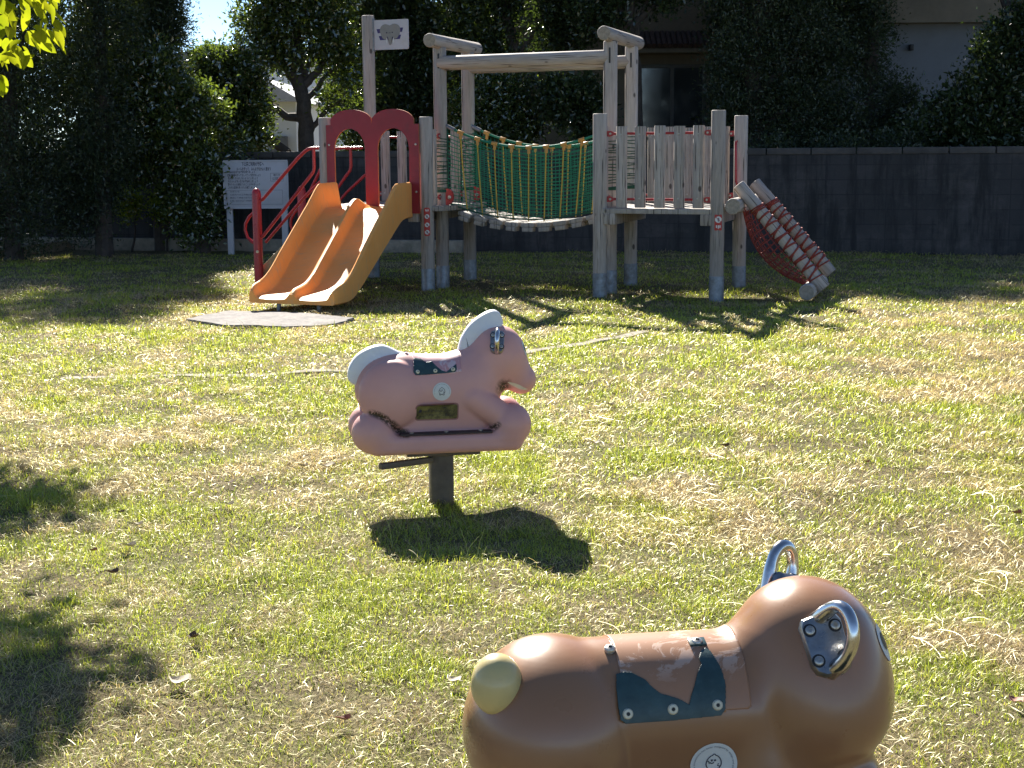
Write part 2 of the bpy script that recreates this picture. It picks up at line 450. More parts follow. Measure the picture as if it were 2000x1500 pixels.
def straw():
    n0 = 42000
    y = 2.6 + 11 * rng.random(n0) ** 1.6; x = rng.uniform(-1, 1, n0) * (.36 * y + .5)
    keep = rng.random(n0) < .12 + .88 * dryness(x, y); keep &= ~in_poly(x, y, MAT_POLY); x, y = x[keep], y[keep]; n = len(x)
    L = .05 + .17 * rng.random(n) ** 2; W = rng.uniform(.0008, .0016, n) * np.clip(y / 4.5, 1, 2)
    az = rng.uniform(0, 2 * math.pi, n); cu = rng.normal(0, 1.3, n); K = 6
    V = np.empty((n, K * 2, 3), np.float32); px, py = x.copy(), y.copy()
    hump = rng.uniform(.0, .030, n)
    for i in range(K):
        t = i / (K - 1); a = az + cu * (t - .5)
        z = ground_h(px, py) + .016 + hump * math.sin(math.pi * t)
        sx, sy = -np.sin(a), np.cos(a); wv = W * (1 - .5 * t) / 2
        V[:, 2 * i] = np.stack([px - sx * wv, py - sy * wv, z - wv * .5], 1); V[:, 2 * i + 1] = np.stack([px + sx * wv, py + sy * wv, z + wv * .5], 1)
        px = px + np.cos(a) * L / (K - 1); py = py + np.sin(a) * L / (K - 1)
    k = np.arange(n)[:, None] * 2 * K
    lp = np.concatenate([k + [2 * i, 2 * i + 1, 2 * i + 3, 2 * i + 2] for i in range(K - 1)], 1).ravel()
    v = rng.random(n)[:, None]; c = np.array([.33, .25, .15]) * (1 - v) + np.array([.62, .51, .34]) * v
    o = fast_mesh("dry_grass", V.reshape(-1, 3), np.full(n * (K - 1), 4), lp, GRASS, np.repeat(c, 2 * K, 0)); tag(o, kind='stuff')
straw()

def seedheads():
    n0 = 420
    y = rng.uniform(4, 15, n0); x = rng.uniform(-1, 1, n0) * (.35 * y)
    keep = ~in_poly(x, y, MAT_POLY) & (dryness(x, y) < .7); x, y = x[keep][:230], y[keep][:230]
    M = MB()
    for a, b in list(zip(x, y)) + [tuple(atz(px, py)[:2]) for px, py in ((905, 1112), (918, 1115), (930, 1110), (942, 1118), (1580, 590), (1640, 595), (1265, 563), (1250, 570))]:
        h = random.uniform(.07, .16); d = random.uniform(0, 6.28); l = random.uniform(.02, .09); z = float(ground_h(np.array(a), np.array(b)))
        M.tube([(a, b, z), (a + l * .4 * math.cos(d), b + l * .4 * math.sin(d), z + h * .6), (a + l * math.cos(d), b + l * math.sin(d), z + h)], [.0013, .001, .0007], 3, caps=False)
    o = M.build("tall_grass", simple("stalk", (.30, .33, .10), .7)); tag(o, kind='stuff')
seedheads()

# fallen leaves, one mesh each
def fallen(px, py, size, col, rot, name_col, label):
    c = atz(px, py, .03); z = float(ground_h(np.array(c[0]), np.array(c[1]))) + .028
    M = MB(); n = 9; rows = []
    for i in range(n):
        t = i / (n - 1); wv = size * .34 * math.sin(math.pi * min(1, t * .93 + .04)) ** .8
        for s in (-1, -.5, 0, .5, 1):
            lx = (t - .5) * size; ly = s * wv; lz = .25 * size * (abs(s) ** 1.6) * .5 + .10 * size * math.cos(t * 5 + s)
            rows.append((c[0] + lx * math.cos(rot) - ly * math.sin(rot), c[1] + lx * math.sin(rot) + ly * math.cos(rot), z + lz))
    fs = [(i * 5 + j, i * 5 + j + 1, i * 5 + j + 6, i * 5 + j + 5) for i in range(n - 1) for j in range(4)]
    M.add(rows, fs); a = np.array(rows[2]); M.tube([a, a - [.3 * size * math.cos(rot), .3 * size * math.sin(rot), -.004]], .0012, 4)
    o = M.build("fallen_leaf", simple(name_col, col, .7, 0, .25, 60)); tag(o, label, "leaf", "dead leaves lying on the lawn")
PALE, BRN, RST = (.52, .45, .32), (.13, .075, .04), (.30, .13, .08)
for i, (px, py, s, c, r, nm, lb) in enumerate([
    (352, 1342, .075, PALE, 2.6, "pale_leaf", "large pale curled dead leaf on the lawn right of the big dark shadow"),
    (251, 1063, .055, PALE, .4, "pale_leaf", "pale forked dead leaf on the lawn above the large shadow at the left edge"),
    (266, 1016, .05, PALE, .1, "pale_leaf", "pale flat dead leaf just beyond the forked pale leaf"),
    (640, 907, .07, PALE, 2.9, "pale_leaf", "pale pinkish dead leaf on the grass left of the rocking horse post"),
    (592, 908, .05, PALE, .5, "pale_leaf", "smaller pale dead leaf left of the pinkish leaf near the rocking horse post"),
    (446, 985, .045, PALE, .2, "pale_leaf", "thin pale dead leaf lying alone midway between the left edge and the rocking horse post"),
    (378, 1250, .05, BRN, 1.4, "brown_leaf", "dark brown dead leaf standing in the straw above the large pale leaf"),
    (234, 995, .035, BRN, .3, "brown_leaf", "small dark curled dead leaf beyond the pale leaves on the left lawn"),
    (448, 936, .045, BRN, 2.7, "brown_leaf", "dark brown dead leaf on the lawn left of the pink pair of pale leaves"),
    (218, 1118, .05, BRN, .5, "brown_leaf", "dark folded dead leaf just above the large shadow on the left"),
    (670, 1406, .04, RST, .3, "rust_leaf", "small rust red dead leaf at the bottom left of the brown bear rocker"),
    (182, 1070, .035, RST, .9, "rust_leaf", "small rust red dead leaf left of the forked pale leaf"),
    (1192, 790, .05, PALE, .2, "pale_leaf", "pale dead leaf on the sunny lawn to the right of the rocking horse nose"),
    (1164, 862, .045, PALE, 2.9, "pale_leaf", "pale dead leaf on the sunny lawn right of the rocking horse front foot"),
    (1416, 872, .05, BRN, .4, "brown_leaf", "dark dead leaf in the middle of the sunny lawn beyond the bear rocker"),
    (1693, 900, .03, RST, .3, "rust_leaf", "tiny rust red dead leaf on the dry lawn to the far right"),
    (1985, 1362, .05, RST, 1.9, "rust_leaf", "rust red dead leaf at the right edge beside the bear rocker"),
    (888, 1334, .05, PALE, 2.2, "pale_leaf", "pale dead leaf just left of the bear rocker tail"),
    (1985, 1005, .05, RST, .4, "rust_leaf", "rust red dead leaf at the right edge far behind the bear rocker"),
    (560, 596, .06, BRN, .1, "brown_leaf", "dark dead leaf on the grass in front of the slide exit")]):
    if i != 19: fallen(px, py, s, c, r, nm, lb)

# ------------------------------------------------------------------ rubber mat and old edging kerb
M = MB(); zt = max(float(ground_h(np.array(x), np.array(y))) for x, y in MAT_POLY) + .004
poly = []
for i in range(len(MAT_POLY)):
    a, b = np.array(MAT_POLY[i]), np.array(MAT_POLY[(i + 1) % len(MAT_POLY)])
    for t in np.linspace(0, 1, 6)[:-1]:
        q = a + (b - a) * t; nrm = np.array([-(b - a)[1], (b - a)[0]]) / np.linalg.norm(b - a); poly.append(q + nrm * random.uniform(-.02, .02))
ctr = np.mean(poly, 0); rings = [1.0, .985, .6, .2]; vs = []
for ri, r in enumerate(rings):
    for q in poly:
        xy = ctr + (q - ctr) * r; vs.append((xy[0], xy[1], float(ground_h(xy[0], xy[1])) * .6 + .4 * zt + (.004 if ri == 0 else .022)))
n = len(poly); fs = []
for ri in range(len(rings) - 1):
    for i in range(n): fs.append((ri * n + i, ri * n + (i + 1) % n, (ri + 1) * n + (i + 1) % n, (ri + 1) * n + i))
fs.append(tuple(3 * n + i for i in range(n)))
for i in range(n): vs.append((vs[i][0], vs[i][1], vs[i][2] - .06))
k = 4 * n
for i in range(n): fs.append((i, k + i, k + (i + 1) % n, (i + 1) % n))
M.add(vs, fs); o = M.build("rubber_mat", MATR); tag(o, "grey worn rubber mat lying in the grass below the slide exit", "mat")

M = MB(); vs = []; fs = []
pts = []
for a, b in zip(EDGE_LINE[:-1], EDGE_LINE[1:]):
    m = max(2, int(np.linalg.norm(b - a) / .12))
    for t in np.linspace(0, 1, m, endpoint=False): pts.append(a + (b - a) * t)
pts.append(EDGE_LINE[-1])
for i, p in enumerate(pts):
    d = pts[min(i + 1, len(pts) - 1)] - pts[max(i - 1, 0)]; d /= np.linalg.norm(d); s = np.array([-d[1], d[0]])
    hw = .040 + random.uniform(-.012, .012); z = float(ground_h(p[0], p[1])) + .014 + random.uniform(-.004, .004)
    if i < len(pts) * .5: z -= .006 + .010 * float(N2(np.array(p[0] * 3), np.array(1.)))
    for q, zz in ((-hw - .01, z - .05), (-hw, z), (hw, z + .003), (hw + .01, z - .05)): vs.append((p[0] + s[0] * q, p[1] + s[1] * q, zz))
for i in range(len(pts) - 1):
    for j in range(3): fs.append((i * 4 + j, i * 4 + j + 1, i * 4 + j + 5, i * 4 + j + 4))
M.add(vs, fs); o = M.build("edging_kerb", CONC); tag(o, "thin sunken concrete edging line crossing the lawn behind the rocking horse", "edging")

# ------------------------------------------------------------------ block wall behind the lawn
WL0, WL1 = np.array([-14.0, 25.07]), np.array([14.0, 18.35])
wd = (WL1 - WL0) / np.linalg.norm(WL1 - WL0); wn = np.array([wd[1], -wd[0]])     # wn faces the camera
def _block(t, p):
    tc = t.nodes.new("ShaderNodeTexCoord"); mp = t.nodes.new("ShaderNodeMapping"); t.links.new(tc.outputs['Object'], mp.inputs[0])
    sx = t.nodes.new("ShaderNodeSeparateXYZ"); t.links.new(mp.outputs[0], sx.inputs[0])
    cb = t.nodes.new("ShaderNodeCombineXYZ"); t.links.new(sx.outputs[0], cb.inputs[0]); t.links.new(sx.outputs[2], cb.inputs[1])
    b = t.nodes.new("ShaderNodeTexBrick"); t.links.new(cb.outputs[0], b.inputs['Vector'])
    b.inputs['Scale'].default_value = 1; b.inputs['Brick Width'].default_value = .4; b.inputs['Row Height'].default_value = .2
    b.inputs['Mortar Size'].default_value = .008; b.offset = .0
    b.inputs['Color1'].default_value = (.066, .060, .058, 1); b.inputs['Color2'].default_value = (.050, .047, .046, 1); b.inputs['Mortar'].default_value = (.040, .038, .037, 1)
    n = noise(t, 1.3, 6, .7); st = noise(t, 1.8, 5, .7, stretch=(3, 3, .4))
    c = mixc(t, ramp(t, n, [(.4, 0), (.7, .7)]), b.outputs[0], (.030, .029, .027))
    c = mixc(t, ramp(t, noise(t, .9, 6, .75, stretch=(1, 1, 1.6)), [(.50, 0), (.66, .8)]), c, (.105, .092, .085))
    c = mixc(t, ramp(t, st, [(.46, 0), (.62, .85)]), c, (.02, .02, .019))
    t.links.new(c, p.inputs['Base Color']); p.inputs['Roughness'].default_value = .92
    bump(t, p, noise(t, 40, 4, .7), .4, .01)
BLOCK = mat("concrete_block", _block)
def along(s, z=0, off=0): q = WL0 + wd * s + wn * off; return (q[0], q[1], z)
Lw = float(np.linalg.norm(WL1 - WL0))
WR = Matrix(((wd[0], -wn[0], 0, WL0[0]), (wd[1], -wn[1], 0, WL0[1]), (0, 0, 1, 0), (0, 0, 0, 1)))
root = thing("block_wall", "long stained grey concrete block wall along the back of the playground", "wall", (WL0[0], WL0[1], 0))
M = MB(); M.box((Lw / 2, .075, .62), (Lw, .15, 1.44)); M.build("wall_face", BLOCK, root, WR)
M = MB(); x = 0
while x < Lw: M.box((x + .295, .075, 1.385), (.585, .19, .09), bev=.012); x += .6
M.build("coping", simple("coping_stone", (.085, .075, .066), .9, 0, .3, 4, .5), root, WR)
M = MB()
for x in np.arange(1.2, Lw, 3.2): M.box((x, .25, .6), (.19, .2, 1.3))
M.build("buttress", BLOCK, root, WR)

M = MB(); M.box((Lw / 2 + .2 - 4.5, -.55, .03), (7.5, .14, .30), bev=.02)
o = M.build("stone_kerb", CONC, None, WR); tag(o, "low grey stone kerb running in front of the block wall behind the rope bridge", "kerb")
pk = thing("planter_kerb", "low concrete planting bed border at the left edge under the dark trees", "kerb", (-7, 21, 0))
for a, b, zz in (((-40, 507), (135, 487), .14), ((-40, 492), (110, 481), .16)):
    A, B = atz(*a), atz(*b); d = (B - A); M = MB(); Lk = np.linalg.norm(d); d /= Lk
    M.box((A + B) / 2 + [0, 0, zz / 2 - .06], (Lk, .10, zz + .12), [d, [-d[1], d[0], 0], [0, 0, 1]], bev=.012); M.build("border_block", CONC, pk)

# ------------------------------------------------------------------ houses beyond the wall
PLAST = simple("beige_plaster", (.21, .175, .125), .9, 0, .12, 3, .3, dirt=((.15, .125, .09), 2, .5, .8))
PLASTG = simple("grey_siding", (.19, .20, .215), .85, 0, .06, 3, .2)
PLASTW = simple("white_plaster", (.74, .77, .80), .85, 0, .04, 3)
def _tile(t, p):
    tc = noise(t, 8, 4); t.links.new(ramp(t, tc, [(.3, (.06, .035, .028)), (.7, (.11, .065, .05))]), p.inputs['Base Color']); p.inputs['Roughness'].default_value = .7
TILE = mat("roof_tile", _tile)
GLASS = simple("window_glass", (.035, .04, .045), .12, 0, .1, 2, spec=.7)
FRAMEW = simple("window_frame", (.09, .09, .085), .5, .5)

hb = thing("house", "beige plastered house with a tiled awning above its window behind the rope bridge", "house", (4, 27.5, 0))
hy = 27.5
def X(px, Y): return aty(px, 400, Y)[0]
def Z(py, Y): return aty(1000, py, Y)[2]
x0, x1 = X(1010, hy), X(1460, hy)
M = MB(); M.box(((x0 + x1) / 2, hy + 3, 2.9), (x1 - x0, 6, 6.2)); M.build("wall", PLAST, hb)
rf = MB(); rf.prism([(x0 - .5, 6.0), (x1 + .5, 6.0), ((x0 + x1) / 2, 7.4)], (0, hy + 3, 0), (1, 0, 0), (0, 0, 1), 7.0); rf.build("roof", TILE, hb)
M = MB(); xa, xb = X(1235, hy), X(1375, hy); za, zb = Z(98, hy), Z(72, hy)
for i in range(14):
    xx = xa + (xb - xa) * (i + .5) / 14
    M.tube([(xx, hy - .02, zb + .05), (xx, hy - .55, za + .02)], (xb - xa) / 29, 8)
M.build("awning_tile", TILE, hb)
M = MB(); M.box(((xa + xb) / 2, hy - .28, za - .06), (xb - xa, .56, .07)); M.build("awning_soffit", simple("soffit", (.19, .165, .12), .8), hb)
wf = MB(); wxa, wxb = X(1248, hy), X(1372, hy); wza, wzb = Z(262, hy), Z(132, hy)
for xx in (wxa, (wxa + wxb) / 2, wxb): wf.box((xx, hy - .05, (wza + wzb) / 2), (.06, .08, wzb - wza))
for zz in (wza, wzb): wf.box(((wxa + wxb) / 2, hy - .052, zz), (wxb - wxa + .06, .085, .06))
wfo = wf.build("window", FRAMEW, hb); M = MB(); M.box(((wxa + wxb) / 2, hy - .03, (wza + wzb) / 2), (wxb - wxa - .02, .03, wzb - wza - .02)); M.build("pane", GLASS, wfo)

hg = thing("house", "pale grey house wall partly hidden by the trees at the upper right", "house", (8, 28.5, 0))
gy0 = 28.5; x0, x1 = X(1565, gy0), X(2150, gy0)
M = MB(); M.box(((x0 + x1) / 2, gy0 + 3, Z(52, gy0) / 2), (x1 - x0, 6, Z(52, gy0))); M.build("wall", PLASTG, hg)
M = MB(); M.box(((x0 + x1) / 2, gy0 + 3, Z(52, gy0) + 1.6), (x1 - x0 + .5, 6.5, 3.2)); M.build("upper_wall", PLAST, hg)
M = MB(); M.box((X(1768, gy0), gy0 - .06, Z(99, gy0)), (.07, .12, .11), bev=.01); M.build("vent_cap", BLACK, hg)
M = MB(); M.box((X(1925, gy0), gy0 - .1, Z(20, gy0)), (.09, .1, 2.4)); M.build("drainpipe", FRAMEW, hg)

hw = thing("house", "white house with a pale roof seen through the trees behind the notice board", "house", (-6, 34, 0))
wy = 34.0; x0, x1 = X(455, wy), X(583, wy); zt = Z(196, wy)
M = MB(); M.box(((x0 + x1) / 2, wy + 3, zt / 2), (x1 - x0, 6, zt)); M.build("wall", PLASTW, hw)
M = MB(); M.prism([(x0 - .2, zt), (x1 + .2, zt), ((x0 + x1) / 2, zt + .55)], (0, wy + 3, 0), (1, 0, 0), (0, 0, 1), 6.6); M.build("roof", simple("pale_roof", (.5, .5, .52), .6), hw)
M = MB(); M.box((X(547, wy), wy - .06, Z(290, wy)), (.45, .12, .62), bev=.02); M.build("utility_box", PLASTG, hw)
hw2 = thing("house", "distant white house gable under the sky gap between the trees", "house", (-10, 48, 0))
wy = 48.0; x0, x1 = X(340, wy), X(650, wy); zt = Z(118, wy)
M = MB(); M.box(((x0 + x1) / 2, wy + 3, zt / 2), (x1 - x0, 6, zt)); M.build("wall", PLASTW, hw2)
M = MB(); M.prism([(x0 - .5, zt), (x1 + .5, zt), (x0 + (x1 - x0) * .3, zt + .55)], (0, wy + 3, 0), (1, 0, 0), (0, 0, 1), 7); M.build("roof", simple("grey_roof", (.2, .2, .22), .6), hw2)

# ------------------------------------------------------------------ trees
def leaves(cent, n, size, rr, up=.25, spread=.10, per=22, aspect=.5, seedv=0, droop=0):
    """kite leaves in clumps around blobs; cent (B,6): centre and radii"""
    cent = np.asarray(cent, float); wgt = (cent[:, 3] * cent[:, 5]) ; wgt /= wgt.sum()
    nc = max(8, n // per); b = rr.choice(len(cent), nc, p=wgt)
    d = rr.normal(size=(nc, 3)); d /= np.linalg.norm(d, axis=1, keepdims=True)
    q = rr.random(nc) ** .45
    cc = cent[b, :3] + d * q[:, None] * cent[b, 3:]
    keep = fbm(N1, cc[:, 0] * 2.3 + 50 + cc[:, 1], cc[:, 2] * 2.3 + 60, 2) > .27
    cc, d, q = cc[keep], d[keep], q[keep]; nc = len(cc)
    idx = np.repeat(np.arange(nc), per); m = len(idx)
    p = cc[idx] + rr.normal(size=(m, 3)) * spread * rr.uniform(.5, 1.3, (nc, 1))[idx]
    ax = rr.normal(size=(m, 3)) + d[idx] * .9 + [0, 0, up]; ax[:, 2] -= droop; ax /= np.linalg.norm(ax, axis=1, keepdims=True)
    nr = rr.normal(size=(m, 3)) + [0, 0, .9]; sd = np.cross(ax, nr); sd /= np.linalg.norm(sd, axis=1, keepdims=True) + 1e-9; nn = np.cross(sd, ax)
    s = size * rr.uniform(.6, 1.35, m)[:, None]; wv = s * aspect * .5
    V = np.empty((m, 4, 3), np.float32)
    V[:, 0] = p; V[:, 1] = p + ax * s * .45 + sd * wv + nn * s * .08; V[:, 2] = p + ax * s; V[:, 3] = p + ax * s * .45 - sd * wv + nn * s * .08
    tone = np.clip(.45 + .22 * rr.normal(size=nc)[idx] + .2 * rr.normal(size=m), 0, 1)
    return V, tone
def crown(name, cent, n, size, mt, parent, sd, **kw):
    V, tone = leaves(cent, n, size, np.random.default_rng(sd), **kw); m = len(V); k = np.arange(m)[:, None] * 4
    lp = np.concatenate([k + [0, 1, 2], k + [0, 2, 3]], 1).ravel()
    o = fast_mesh(name, V.reshape(-1, 3), np.full(2 * m, 3), lp, mt, np.repeat(np.stack([tone] * 3, 1), 4, 0))
    place(o, parent, Matrix.Identity(4)); return o
def blobs(lst, Y, depth=1.0):
    out = []
    for b in lst:
        px, py, rx = b[:3]; ry = b[3] if len(b) > 3 else rx; dy = b[4] if len(b) > 4 else 0
        c = aty(px, py, Y + dy); s = (Y + dy) / FPX; out.append([*c, rx * s, max(.35, (rx + ry) / 2 * s * depth), ry * s])
    return np.array(out)
def limb(M, pts, r0, r1, n=9):
    pts = np.array(pts, float); q = []
    for i in range(len(pts) - 1):
        for t in np.linspace(0, 1, 5, endpoint=False): q.append(pts[i] + (pts[i + 1] - pts[i]) * t + np.array([random.gauss(0, .012), random.gauss(0, .012), 0]))
    q.append(pts[-1]); M.tube(q, list(np.linspace(r0, r1, len(q))), n)
def tree(label, lst, Y, n, size, mt, sd, trunk=None, name="tree", cat="tree", group=None, limbs=(), r=.13, **kw):
    B = blobs(lst, Y, kw.pop('depth', 1.0)); base = np.array([B[:, 0].mean(), Y, 0]) if trunk is None else np.array([aty(trunk[0][0], 400, Y)[0], Y, 0])
    t = thing(name, label, cat, base, group)
    M = MB(); pts = [base - [0, 0, .1]]
    if trunk: pts += [aty(px, py, Y) for px, py in trunk]
    else: pts.append(np.array([base[0] + .1, Y, B[:, 2].max() * .75]))
    limb(M, pts, r, r * .55)
    for lb in limbs: limb(M, [aty(px, py, Y) for px, py in lb], r * .55, r * .2, 7)
    for b in B[: 10]:
        h = np.interp(b[2] * .75, [p[2] for p in pts], range(len(pts))); i = min(int(h), len(pts) - 2); s = pts[i] + (pts[i + 1] - pts[i]) * (h - i)
        limb(M, [s, (s + b[:3]) / 2 + [0, 0, .08], b[:3]], r * .38, r * .1, 6)
    M.build("trunk", BARK, t); crown("crown", B, int(n * (5.2 if mt is LEAF_NEEDLE else 3.8)), size * (.62 if mt is LEAF_NEEDLE else .86), mt, t, sd, **kw); return t
G = "trees and shrubs screening the back of the playground"
NB = LEAF_NEEDLE
tree("dark conifer filling the left edge of the photo behind the yellow leaved branch", [(-60, 400, 120, 110), (40, 395, 110, 115), (90, 300, 80, 110), (20, 200, 130, 120), (50, 60, 120, 110), (10, -90, 140, 120), (40, -230, 130, 110), (-130, 100, 150, 250)], 20.6, 17000, .085, NB, 1, group=G, aspect=.35, per=30)
tree("tall dark conifer second from the left edge with foliage down to the ground", [(170, 400, 80, 85), (190, 300, 95, 100), (170, 170, 85, 110), (195, 40, 85, 100), (180, -90, 100, 100), (190, -230, 95, 100)], 21.0, 15000, .085, NB, 2, group=G, aspect=.35, per=30)
tree("dark bushy tree whose bare stem base frames a lit gap low on the left", [(330, 250, 85, 70), (400, 290, 80, 70), (290, 170, 80, 90), (300, 330, 60, 40), (385, 390, 62, 90), (345, 210, 60, 60), (395, 215, 45, 40)], 21.6, 13000, .080, LEAF_MID, 3, group=G, trunk=[(392, 430), (385, 200)], per=26)
tree("tall dark conifer left of the patch of blue sky", [(300, 60, 62, 90), (285, -60, 85, 100), (300, -180, 75, 80), (322, 40, 34, 60), (280, 160, 70, 60)], 22.4, 11000, .085, NB, 4, group=G, aspect=.35, per=30)
tree("rounded leafy shrub tree with glinting leaves below the patch of blue sky", [(430, 150, 48, 55), (470, 200, 55, 55), (440, 255, 70, 45), (405, 130, 35, 35), (490, 265, 35, 25), (470, 140, 40, 45)], 23.6, 7000, .085, LEAF_MID, 5, group=G, per=18)
tree("cloud pruned evergreen with a forked dark trunk behind the slide", [(500, 40, 48, 48), (560, 25, 70, 55), (640, 60, 60, 60), (525, 100, 48, 34), (590, 120, 55, 34), (680, 110, 45, 45), (560, -80, 110, 80), (650, -180, 130, 110), (520, -150, 60, 90), (665, 195, 42, 40), (505, 245, 24, 22), (610, -40, 100, 70)], 24.2, 17000, .085, LEAF_MID, 6, group=G, trunk=[(600, 300), (594, 200), (582, 130), (570, 20)],
     limbs=[[(562, 300), (530, 272), (508, 235), (498, 200)], [(594, 230), (560, 228), (528, 205), (510, 170)], [(588, 170), (622, 140), (650, 90)], [(586, 150), (560, 135), (548, 100)]], r=.15, per=20)
tree("dense dark tree directly behind the flag pole", [(780, 60, 80, 90), (790, 180, 85, 90), (800, 250, 75, 60), (830, 100, 60, 90), (760, -60, 100, 80), (800, -190, 130, 110), (720, 230, 40, 45), (740, 30, 60, 60)], 25.2, 16000, .09, LEAF_DARK, 7, group=G, trunk=[(830, 290), (800, 100)], per=24)
tree("evergreen with glinting leaves above the wooden crossbeams", [(900, 50, 75, 65), (960, 90, 60, 50), (990, 10, 45, 40), (1085, 65, 50, 50), (1100, -10, 60, 50), (930, -60, 100, 80), (1060, -120, 110, 90), (900, -220, 130, 110), (1040, -260, 110, 90), (1130, 60, 45, 50), (920, 140, 55, 40), (1000, 115, 40, 25)], 24.6, 16000, .085, LEAF_DARK, 8, group=G, trunk=[(1032, 290), (1020, 150), (985, 20)], limbs=[[(1028, 230), (1060, 190), (1100, 165)], [(1024, 190), (970, 150)]], r=.14, per=20)
tree("pale green bush standing behind the rope bridge net", [(985, 190, 55, 55), (930, 220, 50, 60), (1010, 245, 45, 40), (960, 270, 55, 40)], 23.4, 6500, .075, LEAF_MID, 9, name="bush", cat="bush", group=G, per=18, r=.06)
tree("round dark glossy bush right of the rope bridge centre", [(1120, 195, 52, 48), (1150, 225, 36, 40), (1085, 190, 35, 35), (1130, 250, 34, 28)], 23.0, 5500, .085, LEAF_DARK, 10, name="bush", cat="bush", group=G, per=16, r=.07)
tree("tree with a bare dark trunk behind the right bridge posts", [(1180, 20, 70, 42), (1270, -20, 90, 45), (1230, -130, 120, 90), (1150, -90, 90, 70), (1320, -150, 100, 100), (1250, -260, 140, 90)], 23.4, 13000, .085, LEAF_DARK, 11, group=G, trunk=[(1240, 290), (1237, 150), (1228, 60), (1232, -100)], limbs=[[(1230, 80), (1200, 40), (1165, 15)], [(1234, 50), (1280, 10)]], r=.15, per=22)
tree("broad dark conifer behind the right tower in deep shade", [(1450, 120, 75, 100), (1470, 240, 70, 50), (1560, 200, 85, 80), (1640, 215, 70, 60), (1520, 60, 90, 90), (1600, 90, 70, 70), (1560, -60, 130, 90), (1430, -40, 80, 80), (1500, -200, 140, 110), (1620, -240, 110, 100), (1420, 200, 50, 90), (1540, 275, 120, 28), (1400, 285, 60, 26, -1.0), (1520, 296, 90, 22, -1.2), (1640, 292, 80, 26, -1.1)], 22.6, 21000, .085, NB, 12, group=G, trunk=[(1475, 290), (1470, 100), (1500, -100)], aspect=.38, per=28, r=.16)
tree("dark tree with an upright trunk beside the pale grey house wall", [(1680, 60, 60, 80), (1700, 170, 50, 50), (1720, 250, 65, 40), (1690, -60, 90, 80), (1720, -200, 120, 110), (1640, 20, 50, 60), (1740, 288, 80, 26, -1.6), (1755, 200, 40, 60)], 23.2, 12000, .085, NB, 13, group=G, trunk=[(1703, 290), (1700, 120), (1705, -40)], aspect=.4, per=26, r=.14)
tree("wide dark shrub spilling over the block wall at the right edge", [(1850, 225, 70, 45), (1920, 205, 70, 80), (1965, 110, 55, 75), (2010, 60, 60, 70), (2060, 180, 90, 110), (1800, 262, 60, 32), (1900, 268, 110, 32), (2000, 250, 70, 45), (2130, 60, 90, 120)], 21.9, 15000, .085, LEAF_DARK, 14, name="shrub", cat="shrub", group=G, per=24, r=.08)
tree("tall dark tree rising out of the top right corner", [(1900, -120, 110, 70), (1830, -190, 110, 90), (1990, -180, 130, 90), (1920, -290, 150, 90), (2120, -120, 120, 110), (2060, -270, 140, 100)], 23.8, 13000, .09, LEAF_DARK, 15, group=G, per=24, r=.16)
tree("small yellow green shrub lit by the sun in the gap on the left", [(258, 392, 20, 24), (250, 410, 16, 14)], 22.2, 700, .06, LEAF_YEL, 16, name="shrub", cat="shrub", per=10, spread=.07, r=.02)
tree("small yellow green shrub right of the other lit one in the gap", [(318, 398, 18, 20), (322, 414, 14, 14)], 22.2, 600, .06, LEAF_YEL, 17, name="shrub", cat="shrub", per=10, spread=.07, r=.02)


BR = "back row of evergreens beyond the wall"
for lab, lst, Y_, sd in (("dense evergreen in the second row behind the conifer at the left edge", [(-80, 250, 150, 150), (60, 300, 130, 110), (40, 120, 150, 130), (60, -60, 150, 130), (20, -220, 170, 130), (-140, 20, 150, 220)], 26.5, 51),
    ("dense evergreen in the second row left of the sky patch", [(230, 300, 110, 100), (215, 150, 110, 110), (235, 10, 80, 100), (225, -130, 110, 110), (330, 330, 100, 70), (400, 240, 70, 65), (450, 300, 50, 40)], 27.5, 52),
    ("dense evergreen in the second row behind the flag pole tree", [(680, 60, 75, 70), (760, 150, 110, 120), (850, 110, 80, 90), (860, 250, 75, 60), (690, 200, 40, 70), (780, 280, 110, 50), (740, 50, 90, 60)], 28.5, 53),
    ("dense evergreen in the second row above the rope bridge", [(930, 50, 80, 55), (1090, 60, 60, 45), (930, 160, 70, 70), (1000, 170, 60, 50), (900, 260, 60, 50), (990, 20, 40, 40)], 28.0, 54),
    ("dense evergreen in the second row at the right behind the broad conifer", [(1500, 180, 110, 130), (1620, 60, 110, 110), (1480, 20, 100, 120), (1600, 260, 120, 50), (1560, -120, 150, 110)], 26.0, 55)):
    tree(lab, lst, Y_, 15000, .10, LEAF_DARK, sd, group=G, per=30, spread=.16)

